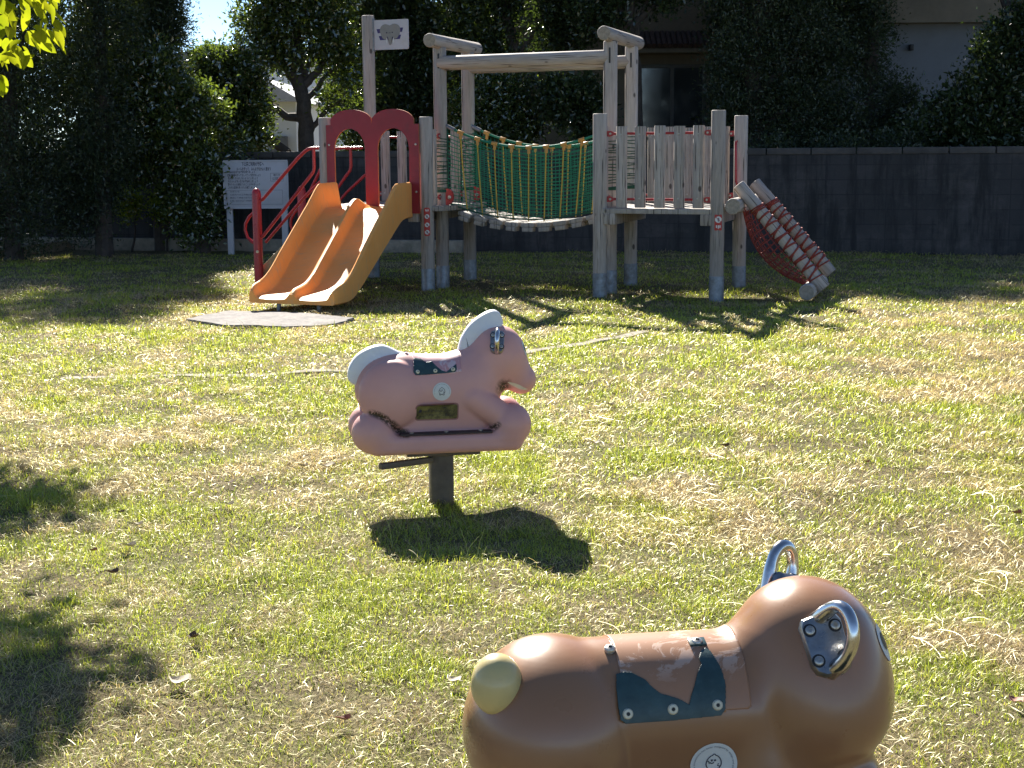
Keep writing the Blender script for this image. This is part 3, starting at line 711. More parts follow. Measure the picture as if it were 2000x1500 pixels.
# broadleaf tree left of the frame: one branch hangs in, its crown shades the lawn
t = thing("broadleaf_tree", "yellow green broadleaf branch hanging in at the upper left corner", "tree", (-4.6, 8.2, 0))
M = MB(); limb(M, [(-4.6, 8.2, -.1), (-4.5, 8.1, 1.6), (-4.3, 8.0, 3.0), (-4.0, 8.2, 4.4)], .16, .06)
limb(M, [(-4.45, 8.0, 2.2), (-3.2, 6.8, 2.75), (-2.2, 5.7, 2.35), (-1.82, 5.45, 1.95)], .06, .008, 7)
limb(M, [(-4.3, 8.0, 3.0), (-3.2, 8.1, 3.3), (-2.3, 8.1, 3.1)], .07, .02, 7); limb(M, [(-4.3, 8.0, 2.8), (-3.8, 9.4, 3.2), (-3.0, 10.3, 3.1)], .06, .02, 7)
M.build("trunk", BARK, t)
crown("crown", [(-2.85, 8.45, 3.0, .60, .50, .32), (-2.6, 8.2, 3.0, .42, .36, .22), (-3.5, 8.3, 3.5, .7, .6, .5), (-3.35, 10.75, 3.15, .42, .35, .3), (-4.3, 8.2, 4.2, .9, .9, .7)], 9000, .10, LEAF_YEL, t, 30, per=14, spread=.12, aspect=.62)
def bigleaf(M, base, d, up, L, Wd):
    d = d / np.linalg.norm(d); s = np.cross(d, up); s /= np.linalg.norm(s); nn = np.cross(s, d); n = 8; vs = []; fs = []
    for i in range(n):
        q = i / (n - 1); ww = Wd * .5 * (math.sin(math.pi * q ** .8) ** .75 if 0 < q < 1 else 0)
        for k in (-1, 0, 1): vs.append(base + d * L * q + s * ww * k + nn * (abs(k) * ww * .35 - .18 * L * q * q))
    for i in range(n - 1):
        for k in (0, 1): fs.append((i * 3 + k, i * 3 + k + 1, i * 3 + k + 4, i * 3 + k + 3))
    M.add(vs, fs)
M = MB(); rb = np.random.default_rng(5)
for _ in range(230):
    px, py = (rb.uniform(-130, 105), 0); py = rb.uniform(-120, 120) if px < 60 else rb.uniform(-60, 85)
    if px > 70 and py > 75: continue
    b = aty(px, py, 5.45 + rb.uniform(-.35, .35)); d = np.array([rb.normal(.25, .5), rb.normal(0, .5), rb.normal(-.75, .35)])
    bigleaf(M, b, d, np.array([rb.normal(0, .6), rb.normal(-.4, .5), 1.0]), rb.uniform(.05, .095), rb.uniform(.03, .05))
for px, py in ((0, 145), (-6, 150)): bigleaf(M, aty(px, py, 5.3), np.array([.2, 0, -1.0]), np.array([0, -1, .3]), .07, .045)
def _bl(t_, p):
    c = ramp(t_, noise(t_, 9, 3), [(.3, (.13, .16, .014)), (.7, (.26, .26, .026))]); d = t_.nodes.new("ShaderNodeBsdfDiffuse"); tr = t_.nodes.new("ShaderNodeBsdfTranslucent")
    t_.links.new(c, d.inputs[0]); t_.links.new(mixc(t_, 1.0, c, (1.8, 1.9, .6), 'MULTIPLY'), tr.inputs[0]); m = t_.nodes.new("ShaderNodeMixShader"); m.inputs[0].default_value = .55
    t_.links.new(d.outputs[0], m.inputs[1]); t_.links.new(tr.outputs[0], m.inputs[2]); t_.links.new(m.outputs[0], t_.nodes["Material Output"].inputs[0])
M.build("hanging_leaves", mat("big_leaf", _bl), t, angle=80)
# ------------------------------------------------------------------ playground tower
TH = math.radians(23)
UU = np.array([math.cos(TH), -math.sin(TH), 0]); VV = np.array([math.sin(TH), math.cos(TH), 0]) - .09 * UU
B0 = np.array([1.96, 14.40, 0.0]); ZZ = np.array([0, 0, 1.0])
def P(a, w_, z=0.0): return B0 + a * UU + w_ * VV + z * ZZ
play = thing("play_structure", "weathered log play tower with orange double slide, rope bridge and climbing net", "play structure", P(-2, .6))

def log(name, a, b, r, parent=play, m=(WOOD, ENDW), n=24, bev=.008):
    a = np.array(a, float); b = np.array(b, float); d = b - a; L = np.linalg.norm(d)
    q = Vector(d).to_track_quat('Z', 'Y').to_matrix().to_4x4(); W = Matrix.Translation(Vector(a)) @ q
    M = MB(); hs = [0, bev * .35, bev, L * .33, L * .66, L - bev, L - bev * .35, L]; rs = [r - bev, r - bev * .3, r, r * random.uniform(.985, 1.01), r * random.uniform(.985, 1.01), r, r - bev * .3, r - bev]
    ph = random.uniform(0, 6)
    vs = []; fs = []
    for h, rr in zip(hs, rs):
        for k in range(n):
            an = 2 * math.pi * k / n; q_ = rr * (1 + .012 * math.sin(2 * an + ph) + .006 * math.sin(5 * an + ph * 2)); vs.append((q_ * math.cos(an), q_ * math.sin(an), h))
    for i in range(len(hs) - 1):
        for k in range(n): fs.append((i * n + k, i * n + (k + 1) % n, (i + 1) * n + (k + 1) % n, (i + 1) * n + k))
    M.add(vs, fs); M.mi = 1; M.add([vs[k] for k in range(n)], [tuple(range(n - 1, -1, -1))]); M.add(vs[-n:], [tuple(range(n))])
    return M.build(name, list(m), parent, W)

def post(a, w_, top, r=.069, sleeve=True):
    base = P(a, w_); o = log("post", base + [0, 0, .05], base + [0, 0, top], r)
    if sleeve:
        M = MB(); M.tube([base + [0, 0, z] for z in (-.12, .226, .232, .236)], [r + .0035, r + .0035, r + .002, r - .004], 24, caps=False)
        M.build("post_sleeve", ZINC, o)
    return o
p0 = post(-4.235, 0, 1.784); p1 = post(-3.06, 0, 1.776); p2 = post(-1.18, 0, 1.778); p3 = post(0, 0, 1.792)
pa = post(-3.06, .43, 2.49); pb = post(-3.06, 1.3, 2.49); pc = post(-1.18, .40, 2.49); pd = post(-1.18, 1.3, 2.49); pe = post(0, 1.3, 1.766); pf = post(-4.28, 1.3, 2.93)
for a in (-3.06, -1.18): log("cap_log", P(a, .14, 2.545 if a < -2 else 2.55), P(a, 1.6, 2.545), .070)
log("cross_beam", P(-3.06, .415, 2.33), P(-1.18, .40, 2.335), .073); log("cross_beam", P(-3.06, 1.3, 2.33), P(-1.18, 1.3, 2.335), .070)
for (a, w_) in ((-3.06, .43), (-1.18, .40), (-1.18, 1.3)):
    M = MB(); M.box(P(a, w_, 2.35) + np.array([-.012, -.0695, 0]), (.016, .012, .15), bev=.002); M.build("bolt_slot", BLACK, play)

def plank_deck(a0, a1, w0, w1):
    M = MB(); n = int((w1 - w0) / .145)
    for i in range(n):
        wa, wb = w0 + (w1 - w0) * i / n, w0 + (w1 - w0) * (i + 1) / n
        M.box(P((a0 + a1) / 2, (wa + wb) / 2, .845 + random.uniform(-.002, .002)), (a1 - a0, (wb - wa) - .008, .05), [UU, VV / np.linalg.norm(VV), ZZ], .004)
    return M.build("deck", DECKW, play)
plank_deck(-4.30, -2.86, -.03, 1.33); plank_deck(-1.19, -.04, -.055, 1.33)
for a in (-4.12, -3.20, -1.07, -.10):
    M = MB(); M.box(P(a, .62, .765), (.115, 1.36, .108), [UU, VV / np.linalg.norm(VV), ZZ], .006); M.build("joist", WOOD, play)

def picket(a, w_, along_w=False):
    r = .052; z0, z1 = .875, 1.655 + random.uniform(-.006, .008); ax = VV / np.linalg.norm(VV) if along_w else UU
    sec = [(-r, .022), (-r, -.006), (-r * .82, -.018), (-r * .4, -.026), (0, -.029), (r * .4, -.026), (r * .82, -.018), (r, -.006), (r, .022)]
    perp = np.cross(ZZ, ax); M = MB(); n = len(sec); base = P(a, w_)
    W = Matrix(((ax[0], perp[0], 0, base[0]), (ax[1], perp[1], 0, base[1]), (0, 0, 1, z0), (0, 0, 0, 1))); vs = []; fs = []
    L = z1 - z0
    for h, s in ((0, 1), (L - .006, 1), (L, .93)):
        for x, y in sec: vs.append((x * s, y * s, h))
    for i in range(2):
        for k in range(n): fs.append((i * n + k, i * n + (k + 1) % n, (i + 1) * n + (k + 1) % n, (i + 1) * n + k))
    fs += [tuple(range(n - 1, -1, -1)), tuple(2 * n + k for k in range(n))]; M.add(vs, fs); o = M.build("picket", WOOD, play, W)
    for h in (.09, .70):
        c = base + perp * -.027 + ZZ * (z0 + h); M = MB(); M.lathe([(.009, 0), (.009, .004), (.005, .007)], c, -perp, 10); M.build("bolt", BOLT, o)
    return o
for a in (-.96, -.77, -.575, -.38, -.19): picket(a, -.005); picket(a + .015, 1.3)
for a in (-3.23, -3.45, -3.67, -3.89, -4.10): picket(a, 1.3)
picket(-3.06, .21, True); picket(-1.18, .20, True)

def rail(A, Bq, parent=play):
    A = np.array(A); Bq = np.array(Bq); d = (Bq - A) / np.linalg.norm(Bq - A); M = MB(); M.tube([A, Bq], .0125, 12)
    o = M.build("rail", RED, parent)
    for c, s in ((A, 1), (Bq, -1)):
        M = MB(); sd = np.cross(ZZ, d); c2 = c + d * s * .03
        M.prism([(.055 * math.cos(t), .028 * math.sin(t)) for t in np.linspace(0, 2 * math.pi, 18, endpoint=False)], c2 - sd * .014, d * s, ZZ, .008); M.build("rail_bracket", RED, o)
    for c, s in ((A, 1), (Bq, -1)):
        M = MB(); M.lathe([(.012, 0), (.012, .006), (.007, .010)], c + d * s * .045 + np.cross(d, ZZ) * .018, np.cross(d, ZZ), 10); M.build("bolt", BOLT, o)
    return o
for z in (1.585, .955):
    rail(P(-1.12, .025, z), P(-.06, .025, z)); rail(P(-1.12, 1.335, z), P(-.06, 1.335, z)); rail(P(-4.21, 1.335, z), P(-3.13, 1.335, z))
    rail(P(-3.06, .06, z), P(-3.06, .37, z)); rail(P(-1.18, .06, z), P(-1.18, .34, z))

# arch panel
def arch_panel():
    W0, W1 = -4.185, -3.11; mid = (W0 + W1) / 2; H0, H1 = .80, 1.705; q = (mid - W0 - .055) / 2; hw_ = .180; hc_ = (mid - .262, mid + .245)
    def top(x):
        t = abs(x - (W0 + .055 + q)) / q if x < mid else abs(x - (W1 - .055 - q)) / q
        return H1 if t > 1 else H1 + .004 + .150 * math.sqrt(max(0, 1 - (t * .97) ** 2)) ** .85
    cs = lambda l, r, n: [l + (r - l) * (.5 - .5 * math.cos(math.pi * i / n)) for i in range(n + 1)]
    segs = [(cs(W0, W0 + .055, 2), None), (cs(W0 + .0551, hc_[0] - hw_, 8), None), (cs(hc_[0] - hw_, hc_[0] + hw_, 22), hc_[0]), (cs(hc_[0] + hw_, mid, 6), None), (cs(mid, hc_[1] - hw_, 6), None), (cs(hc_[1] - hw_, hc_[1] + hw_, 22), hc_[1]), (cs(hc_[1] + hw_, W1 - .0551, 8), None), (cs(W1 - .055, W1, 2), None)]
    nrm = VV / np.linalg.norm(VV); M = MB(); D = .024
    def quad(pts, edge):
        M.mi = edge; M.add(pts, [(0, 1, 2, 3)])
    for xs, c in segs:
        bot = lambda x: H0 if c is None else 1.45 + .215 * math.sqrt(max(0, 1 - ((x - c) / hw_) ** 2))
        for x, y in zip(xs[:-1], xs[1:]):
            A, B_, C_, D_ = P(x, -.085, bot(x)), P(y, -.085, bot(y)), P(y, -.085, top(y)), P(x, -.085, top(x)); o = nrm * D
            quad([A, B_, C_, D_], 0); quad([A + o, B_ + o, C_ + o, D_ + o], 0); quad([D_, C_, C_ + o, D_ + o], 1); quad([A, B_, B_ + o, A + o], 1)
    for x, z0, z1 in [(W0, H0, H1), (W1, H0, H1), (W0 + .055, H1, top(W0 + .0551)), (W1 - .055, H1, top(W1 - .0551))] + [(c + s * hw_, H0, 1.45) for c in hc_ for s in (-1, 1)]:
        o = nrm * D; quad([P(x, -.085, z0), P(x, -.085, z1), P(x, -.085, z1) + o, P(x, -.085, z0) + o], 1)
    M.mi = 0; o = M.build("arch_panel", [REDP, LIT_EDGE], play, flat=True)
    for x in (W0 + .035, W1 - .035):
        for z in (1.02, 1.5): M = MB(); M.lathe([(.012, 0), (.012, .004), (.007, .008)], P(x, -.088, z), -VV, 10); M.build("bolt", BOLT, o)
arch_panel()

# double slide
def slide():
    ST = [-.07, -.10, -.16, -.24, -.34, -.42, -.50, -.58, -.66, -.78, -.96, -1.14, -1.30, -1.44, -1.56, -1.66, -1.76, -1.86, -1.95, -2.01, -2.05, -2.07]
    fl = np.interp(ST, [-2.07, -2.0, -1.84, -1.72, -1.58, -.62, -.50, -.07], [.118, .118, .124, .145, .205, .815, .862, .870])
    wl = np.interp(ST, [-2.07, -2.03, -1.9, -1.75, -1.5, -.7, -.5, -.07], [.062, .088, .11, .13, .17, .20, .245, .25])
    dv = np.interp(ST, [-2.07, -2.02, -1.9, -1.75, -1.5, -.9, -.72, -.58, -.42, -.25, -.07], [.045, .07, .085, .09, .11, .13, .155, .14, .08, .02, .0])
    bt = np.interp(ST, [-2.07, -2.0, -1.78, -1.65, -1.5, -.55, -.38, -.25, -.07], [.052, .05, .048, .07, .135, .64, .725, .75, .755])
    T_ = np.linspace(0, 1, 110); S0 = np.array(ST); par = np.linspace(0, 1, len(ST)); NS = np.interp(T_, par, S0)
    ker = np.array([1, 2, 3, 2, 1]) / 9.
    def rs(v):
        z = np.interp(-NS, -S0, v); e = np.concatenate([[z[0]] * 2, z, [z[-1]] * 2]); return np.convolve(e, ker, 'valid')
    fl, wl, dv, bt = rs(fl), rs(wl), rs(dv), rs(bt); ST = NS
    hw_ = .455; sm = lambda t: np.clip(t, 0, 1) ** 2 * (3 - 2 * np.clip(t, 0, 1))
    s = np.concatenate([[-1.0, -.992, -.975], np.linspace(-.95, .95, 61), [.975, .992, 1.0]])
    edge = np.interp(np.abs(s), [0, .955, .975, .992, 1.0], [0, 0, .004, .014, .034])
    M = MB(); vs = []; n = len(s)
    for w_, f, wh, d, b in zip(ST, fl, wl, dv, bt):
        h = f + wh * sm((np.abs(s) - .81) / .13) + .88 * d * (1 - sm((np.abs(s) - .03) / .12)) - .012 * np.cos(np.clip((np.abs(s) - .45) / .4, -1, 1) * math.pi / 2) - edge
        fr = np.clip((w_ + 2.07) / .10, 0, 1); h = h - .02 * (1 - fr) ** 2; narrow = 1 - .03 * (1 - fr) ** 2
        fq = min(1, max(0, (-w_ - .07) / 2.0)); wq = w_ - .31 * fq; aq = -3.655 + .18 * fq; dz = .035 * fq
        for x, z in zip(s, h): vs.append(P(aq + x * hw_ * narrow, wq, z + dz))
        for x in (1.0, .96, -.96, -1.0): vs.append(P(aq + x * hw_ * narrow, wq, b + dz + (.014 if abs(x) == 1 else 0)))
    m = n + 4; fs = []
    for i in range(len(ST) - 1):
        for k in range(m): fs.append((i * m + k, i * m + (k + 1) % m, (i + 1) * m + (k + 1) % m, (i + 1) * m + k))
    fs.append(tuple(range(m))); fs.append(tuple((len(ST) - 1) * m + k for k in range(m - 1, -1, -1)))
    M.add(vs, fs); o = M.build("slide", SLIDE, play, angle=50)
    for a in (-3.68, -3.26): M = MB(); M.cyl(P(a, -2.24, -.1), P(a, -2.24, .10), .02, 12); M.build("slide_foot", ZINC, o)
slide()

# stair with red rails
for w_, ax, bend in ((.12, -5.17, -4.49), (1.18, -5.14, -4.66)):
    M = MB(); b = P(ax, w_); M.tube([b + ZZ * z for z in (-.1, .98, 1.01, 1.033, 1.045)], [.05, .05, .045, .030, .008], 18); hp = M.build("handrail_post", RED, play)
    e = -4.33; ev = -4.44 if w_ < .5 else -4.485; M = MB()
    M.tube([P(ax + .04, w_, .91), P(ax + .08, w_, .925), P(bend - .14, w_, 1.37), P(bend - .05, w_, 1.44), P(bend - .01, w_, 1.462), P(bend + .05, w_, 1.47), P(e, w_, 1.47)], .018, 10); M.build("rail_tube", RED, hp); M = MB()
    M.tube([P(ev, w_, 1.47), P(ev, w_, 1.26), P(ev - .015, w_, 1.215), P(ev - .06, w_, 1.165), P(ax + .07, w_, .53), P(ax + .04, w_, .515)], .018, 10); M.build("rail_tube", RED, hp); M = MB()
    M.tube([P(-4.30, w_, 1.17), P(-4.55, w_, .97), P(ax + .1, w_, .46)], .016, 10); M.build("rail_tube", RED, hp); M = MB()
    M.tube([P(ax - .04, w_, .78), P(ax - .10, w_, .735), P(ax - .150, w_, .66), P(ax - .158, w_, .59), P(ax - .13, w_, .51), P(ax - .07, w_, .46), P(ax - .03, w_, .445)], .017, 10)
    M.build("rail_tube", RED, hp); M = MB(); M.lathe([(.016, 0), (.016, .006), (.01, .012)], b + ZZ * .36 + np.array([0, -.05, 0]), (0, -1, 0), 12); M.build("bolt", CREAM, hp)
for w_ in (.22, 1.06):
    M = MB(); A, Bq = P(-5.22, w_, .02), P(-4.32, w_, .80); d = (Bq - A) / np.linalg.norm(Bq - A); sd = VV / np.linalg.norm(VV)
    M.box((A + Bq) / 2, (np.linalg.norm(Bq - A), .05, .19), [d, sd, np.cross(d, sd)], .006); M.build("stringer", simple("stringer_wood", (.34, .28, .16), .75, 0, .25, 8, .3), play)
for i in range(5):
    t = (i + .6) / 5.2; M = MB(); M.box(P(-5.22 + .9 * t, .64, .02 + .80 * t + .04), (.22, .80, .045), [UU, VV / np.linalg.norm(VV), ZZ], .006); M.build("step", DECKW, play)

# rope bridge
def bz(a): return .845 - .155 * (1 - ((a + 2.06) / .90) ** 2)
M = MB(); na = 10
for i in range(na):
    a = -2.86 + .08 + (1.62 - .02) * i / (na - 1); sl = math.atan(2 * .155 * (a + 2.06) / .81); d = UU * math.cos(sl) + ZZ * math.sin(sl); vv = VV / np.linalg.norm(VV)
    M.box(P(a, .85, bz(a) - .018), (.148, .98, .046), [d, vv, np.cross(d, vv)], .010)
    for w_ in (.42, 1.28): M.box(P(a, w_, bz(a) - .018) + np.cross(vv, d) * .046 , (.118, .12, .046), [d, vv, np.cross(d, vv)], .008)
M.build("bridge_planks", DECKW, play)
def bridge_side(w_, zl, zr):
    def rz(a):
        t = (a + 3.0) / 1.80; return zl + (zr - zl) * t - .92 * t * (1 - t) * 1.0 * (.23 * 4 / .92) * .25 * 4 / 4 - 0
    def top(a): t = (a + 3.0) / 1.80; return zl + (zr - zl) * t - .80 * t * (1 - t)
    aa = np.linspace(-3.0, -1.20, 25)
    M = MB(); M.tube([P(a, w_, top(a)) for a in aa], .0135, 8)
    cor = M.build("bridge_rope", ROPE_G, play); M = MB()
    M.tube([P(a, w_ - .03, min(bz(a) + .04, .9)) for a in np.linspace(-2.95, -1.22, 20)], .009, 6); M.build("foot_rope", ROPE_DG, cor)
    M = MB(); H = 19
    for i in range(1, H):
        q = i / H; pts = []
        for a in aa: zb, zt = bz(np.clip(a, -2.86, -1.26)) + .03, top(a); pts.append(P(a, w_ + .010 * math.sin(a * 9 + i), zb + (zt - zb) * (q ** 1.0) * .97 + .004 * math.sin(a * 23 + i * 2)))
        M.tube(pts, .0042, 4, caps=False)
    for a in np.arange(-2.95, -1.2, .042):
        zb, zt = bz(np.clip(a, -2.86, -1.26)) + .03, top(a)
        M.tube([P(a + .004 * math.sin(k * 3 + a * 40), w_ + .004, zb + (zt - zb) * k / 5 * .97) for k in range(6)], .0030, 3, caps=False)
    M.build("bridge_net", ROPE_G, play)
    k = 0
    for a in np.linspace(-2.83, -1.30, 9):
        ab = -2.06 + (a + 2.06) * .90; M = MB(); zt = top(a)
        M.tube([P(a, w_ - .012, zt), P(a * .7 + ab * .3, w_ - .02, zt * .6 + bz(ab) * .4), P(ab, w_ - .03, bz(ab) + .02)], .0070, 7); h = M.build("hanger_rope", ROPE_Y, play)
        M = MB(); M.cyl(P(a - .032, w_, top(a - .032)), P(a + .032, w_, top(a + .032)), .021, 10); M.cyl(P(a, w_, zt), P(a, w_ - .008, zt - .062), .017, 10); M.build("rope_clamp", CLAMP, h); k += 1
    M = MB()
    M.tube([P(-3.0, w_, zl), P(-2.9, w_, top(-2.9))], .022, 10); M.tube([P(-3.02, w_, zl + .03), P(-3.02, w_, zl - .03)], .02, 10); M.build("cable_end", ZINC, cor)
bridge_side(.43, 1.69, 1.63); bridge_side(1.27, 1.69, 1.64)
def lashing(a, w_, z0, z1, n, parent, r=.0735):
    M = MB(); c = P(a, w_)
    zs = z0 + (z1 - z0) * (np.arange(n) / (n - 1)); 
    for z in zs:
        z += random.uniform(-.010, .010); tl = random.uniform(-.018, .018); ph = random.uniform(0, 6)
        M.tube([c + [r * math.cos(t), r * math.sin(t), z + tl * math.cos(t + ph)] for t in np.linspace(0, 2 * math.pi, 22, endpoint=False)], .0045, 5, closed=True)
    for k in range(3): M.tube([c + [r * math.cos(t), r * math.sin(t), z0 - .022 + k * .010] for t in np.linspace(0, 2 * math.pi, 22, endpoint=False)], .007, 5, closed=True)
    M.tube([c + UU * (r + .004) + [0, 0, z] for z in np.linspace(z0, z1 + .12, 9)], .009, 6); M.build("lashing", ROPE_DG, parent)
lashing(-3.06, .43, 1.03, 1.56, 19, pa); lashing(-3.06, 1.3, 1.03, 1.60, 19, pb); lashing(-1.18, .40, 1.06, 1.52, 15, pc); lashing(-1.18, 1.3, 1.05, 1.56, 16, pd)
for (a, w_, s) in ((-3.06, .43, 1), (-3.06, 1.3, 1), (-1.18, .40, -1), (-1.18, 1.3, -1)):
    M = MB(); pl = [(0, -.085), (.03, -.085)] + [(.035 + .05 * math.sin(t), -.075 * math.cos(t)) for t in np.linspace(.2, math.pi - .2, 12)] + [(.03, .085), (0, .085)]
    M.prism(pl, P(a + s * .06, w_ - .02, .955), UU * s, ZZ, .03); o = M.build("rope_bracket", RED, play)
    M = MB(); M.lathe([(.02, 0), (.02, .008), (.011, .014)], P(a + s * .105, w_ - .036, .95), -VV, 12); M.build("bolt", BOLT, o)

# inclined climbing net between two logs
log("cross_log", P(.155, -.03, .895), P(.155, 1.40, .895), .076); lowlog = log("cross_log", P(.87, -.02, .105), P(.87, 1.12, .105), .075)
NA, NB_ = P(.165, .2, 1.09), P(1.01, .2, .125); FA, FB = P(.215, .86, 1.10), P(1.0, .86, .215)
for A, Bq in ((NA, NB_), (FA, FB)):
    lg = log("climbing_log", A, Bq, .063); d = (Bq - A); L = np.linalg.norm(d); d /= L; X_, Y_, _ = MB().frame(d)
    M = MB(); turns = 20; pts = []
    for i in range(turns * 18):
        t = i / 18; base = .20 + .70 * t / turns; wob = .022 * math.sin(2 * math.pi * t * .5 + 1.3 * math.sin(t)); pts.append(A + d * L * (base + wob) + .067 * (math.cos(2 * math.pi * t) * X_ + math.sin(2 * math.pi * t) * Y_))
    M.tube(pts, .0095, 6)
    for c in (.22, .235, .25, .50, .73, .90): M.tube([A + d * (L * c) + .068 * (math.cos(t) * X_ + math.sin(t) * Y_) + d * .01 * math.sin(t) for t in np.linspace(0, 2 * math.pi, 20, endpoint=False)], .0068, 5, closed=True)
    M.build("log_lashing", ROPE_R, lg)
M = MB(); dn = (NB_ - NA) / np.linalg.norm(NB_ - NA); nn = np.cross(VV, dn); nn = nn / np.linalg.norm(nn); nn = nn if nn[2] < 0 else -nn
def netp(t, s): return (NA + (NB_ - NA) * t) * (1 - s) + (FA + (FB - FA) * t) * s + nn * (.07 + .26 * math.sin(math.pi * min(1, max(0, (t - .08) / .9))) ** .7 * math.sin(math.pi * s) ** .55) * 1.0
for i in range(17):
    t = .10 + .80 * i / 16; M.tube([netp(t, s) + [0, 0, .006 * math.sin(s * 20 + i)] for s in np.linspace(.02, .98, 15)], .0065, 5)
for s in np.linspace(.04, .96, 13): M.tube([netp(t, s) for t in np.linspace(.10, .92, 15)], .0055, 5)
for s in np.linspace(.1, .9, 5): M.tube([P(.16, .2 + .64 * s, .83), netp(.06, s), netp(.12, s)], .007, 5)
M.build("climbing_net", ROPE_R, play)
M = MB(); M.tube([P(-.03, 1.225, 1.505), P(-.03, 1.175, 1.495), P(-.03, 1.165, 1.46), P(-.02, 1.165, 1.10), P(-.01, 1.17, 1.06), P(.0, 1.225, 1.035)], .0125, 10); M.build("grab_handle", RED, play)

# stickers on the posts
def wrap(a, w_, poly, z, m, parent, name, off=.003, r=.069):
    """2D outline (metres, x across, y up) wrapped onto the post face that looks at the lawn"""
    c = P(a, w_); f0 = -math.pi / 2; M = MB(); n = len(poly); cx = np.mean([p[0] for p in poly]); cy = np.mean([p[1] for p in poly]); vs = []; fs = []; R = 5
    for k in range(R + 1):
        for x, y in poly:
            q = k / R; xx, yy = cx + (x - cx) * q, cy + (y - cy) * q; an = f0 + xx / r; vs.append((c[0] + (r + off) * math.cos(an), c[1] + (r + off) * math.sin(an), z + yy))
    for k in range(R):
        for i in range(n): fs.append((k * n + i, k * n + (i + 1) % n, (k + 1) * n + (i + 1) % n, (k + 1) * n + i))
    M.add(vs, fs); return M.build(name, m, parent)
def circ(x, y, r, n=20): return [(x + r * math.cos(t), y + r * math.sin(t)) for t in np.linspace(0, 2 * math.pi, n, endpoint=False)]
def rrect(x0, y0, x1, y1, r, n=5):
    o = []
    for cx, cy, a in ((x1 - r, y1 - r, 0), (x0 + r, y1 - r, .5), (x0 + r, y0 + r, 1), (x1 - r, y0 + r, 1.5)):
        for t in np.linspace(0, .5, n): o.append((cx + r * math.cos((a + t) * math.pi), cy + r * math.sin((a + t) * math.pi)))
    return o
REDS = simple("red_sticker", (.42, .03, .025), .5)
s = wrap(-3.06, 0, rrect(-.030, -.145, .030, .145, .02), .715, REDS, p1, "warning_sticker", .0042)
for y in (.055, -.03, -.105):
    wrap(-3.06, 0, circ(0, y, .023), .715, STICK, s, "pictogram", .0052)
    wrap(-3.06, 0, [(-.018, y + .016), (-.013, y + .02), (.018, y - .014), (.013, y - .019)], .715, REDS, s, "pictogram_bar", .0060)
    wrap(-3.06, 0, [(-.004, y + .01), (.005, y + .012), (.009, y), (.004, y - .014), (-.004, y - .012), (-.008, y)], .715, INKG, s, "pictogram_figure", .0058)
for x, y in ((-.012, .118), (0, .115), (.012, .118)): wrap(-3.06, 0, rrect(x - .004, y - .010, x + .004, y + .010, .002, 2), .715, STICK, s, "pictogram_text", .0052)
s = wrap(0, 0, rrect(-.034, -.075, .034, .075, .008), .745, REDS, p3, "warning_sticker", .0042)
wrap(0, 0, circ(0, .028, .030), .745, STICK, s, "pictogram", .0052)
wrap(0, 0, [(-.022, .046), (-.017, .05), (.022, .010), (.017, .006)], .745, REDS, s, "pictogram_bar", .0062)
wrap(0, 0, [(-.005, .044), (.006, .046), (.010, .03), (.006, .008), (-.005, .010), (-.009, .03)], .745, INKG, s, "pictogram_figure", .0058)
for x, y, h in ((-.016, -.038, .013), (0, -.042, .016), (.015, -.038, .013)): wrap(0, 0, rrect(x - .005, y - h, x + .005, y + h, .002, 2), .745, STICK, s, "pictogram_text", .0052)

# flag with the elephant emblem on the tall pole
fo = P(-4.28, 1.3, 2.715); M = MB(); fx = .070; K = .00109
def fp(zx, zy, off=0): return ((zx - 212) * K + fx, (315 - zy) * K)
M.prism(rrect(fx - .01, -.165, fx + .432, .160, .018), fo, UU, ZZ, .018); flag = M.build("flag_sign", WHITEP, play)
M = MB(); M.box(fo + UU * .068, (.02, .05, .36), [UU, VV / np.linalg.norm(VV), ZZ]); M.build("flag_mount", ZINC, flag)
def fdec(poly, off, m, name):
    M = MB(); M.prism([fp(x, y) for x, y in poly], fo - VV * (.0095 + off), UU, ZZ, .002); return M.build(name, m, flag, flat=True)
M = MB()
for pl in ([(248, 258), (552, 252), (540, 294), (262, 300)], [(272, 328), (528, 322), (514, 364), (288, 370)]): M.prism([fp(x, y) for x, y in pl], fo - VV * .0098, UU, ZZ, .002)
M.build("emblem_stripe", PURPLE, flag, flat=True)
el = [(400, 226)] + [(455 + 66 * math.cos(t), 272 - 62 * math.sin(t)) for t in np.linspace(2.0, -.35, 12)] + [(508, 320), (485, 352), (455, 362), (438, 352), (428, 340), (420, 375), (416, 412), (404, 424), (390, 416), (384, 372), (376, 342), (366, 352), (350, 368), (318, 352), (298, 318)] + [(350 + 62 * math.cos(t), 272 - 60 * math.sin(t)) for t in np.linspace(3.5, 1.15, 12)]
fdec(el, .0025, ELEG, "emblem_head")
M = MB()
for x, y in ((366, 298), (430, 297)): M.prism([fp(a, b) for a, b in circ(x, y, 7, 12)], fo - VV * .0142, UU, ZZ, .002)
for pl in ([(364, 345), (378, 338), (386, 372), (390, 410), (382, 372), (374, 346)], [(440, 345), (426, 338), (422, 372), (418, 410), (428, 372), (434, 348)], [(385, 300), (410, 297), (410, 301), (385, 304)]): M.prism([fp(a, b) for a, b in pl], fo - VV * .0142, UU, ZZ, .002)
M.build("emblem_line", INK, flag, flat=True)
M = MB()
for pl in ([(362, 352), (370, 350), (372, 385), (366, 412), (360, 385)], [(438, 350), (446, 352), (446, 385), (440, 412), (434, 385)]): M.prism([fp(a, b) for a, b in pl], fo - VV * .0142, UU, ZZ, .002)
M.build("emblem_tusk", STICK, flag, flat=True)

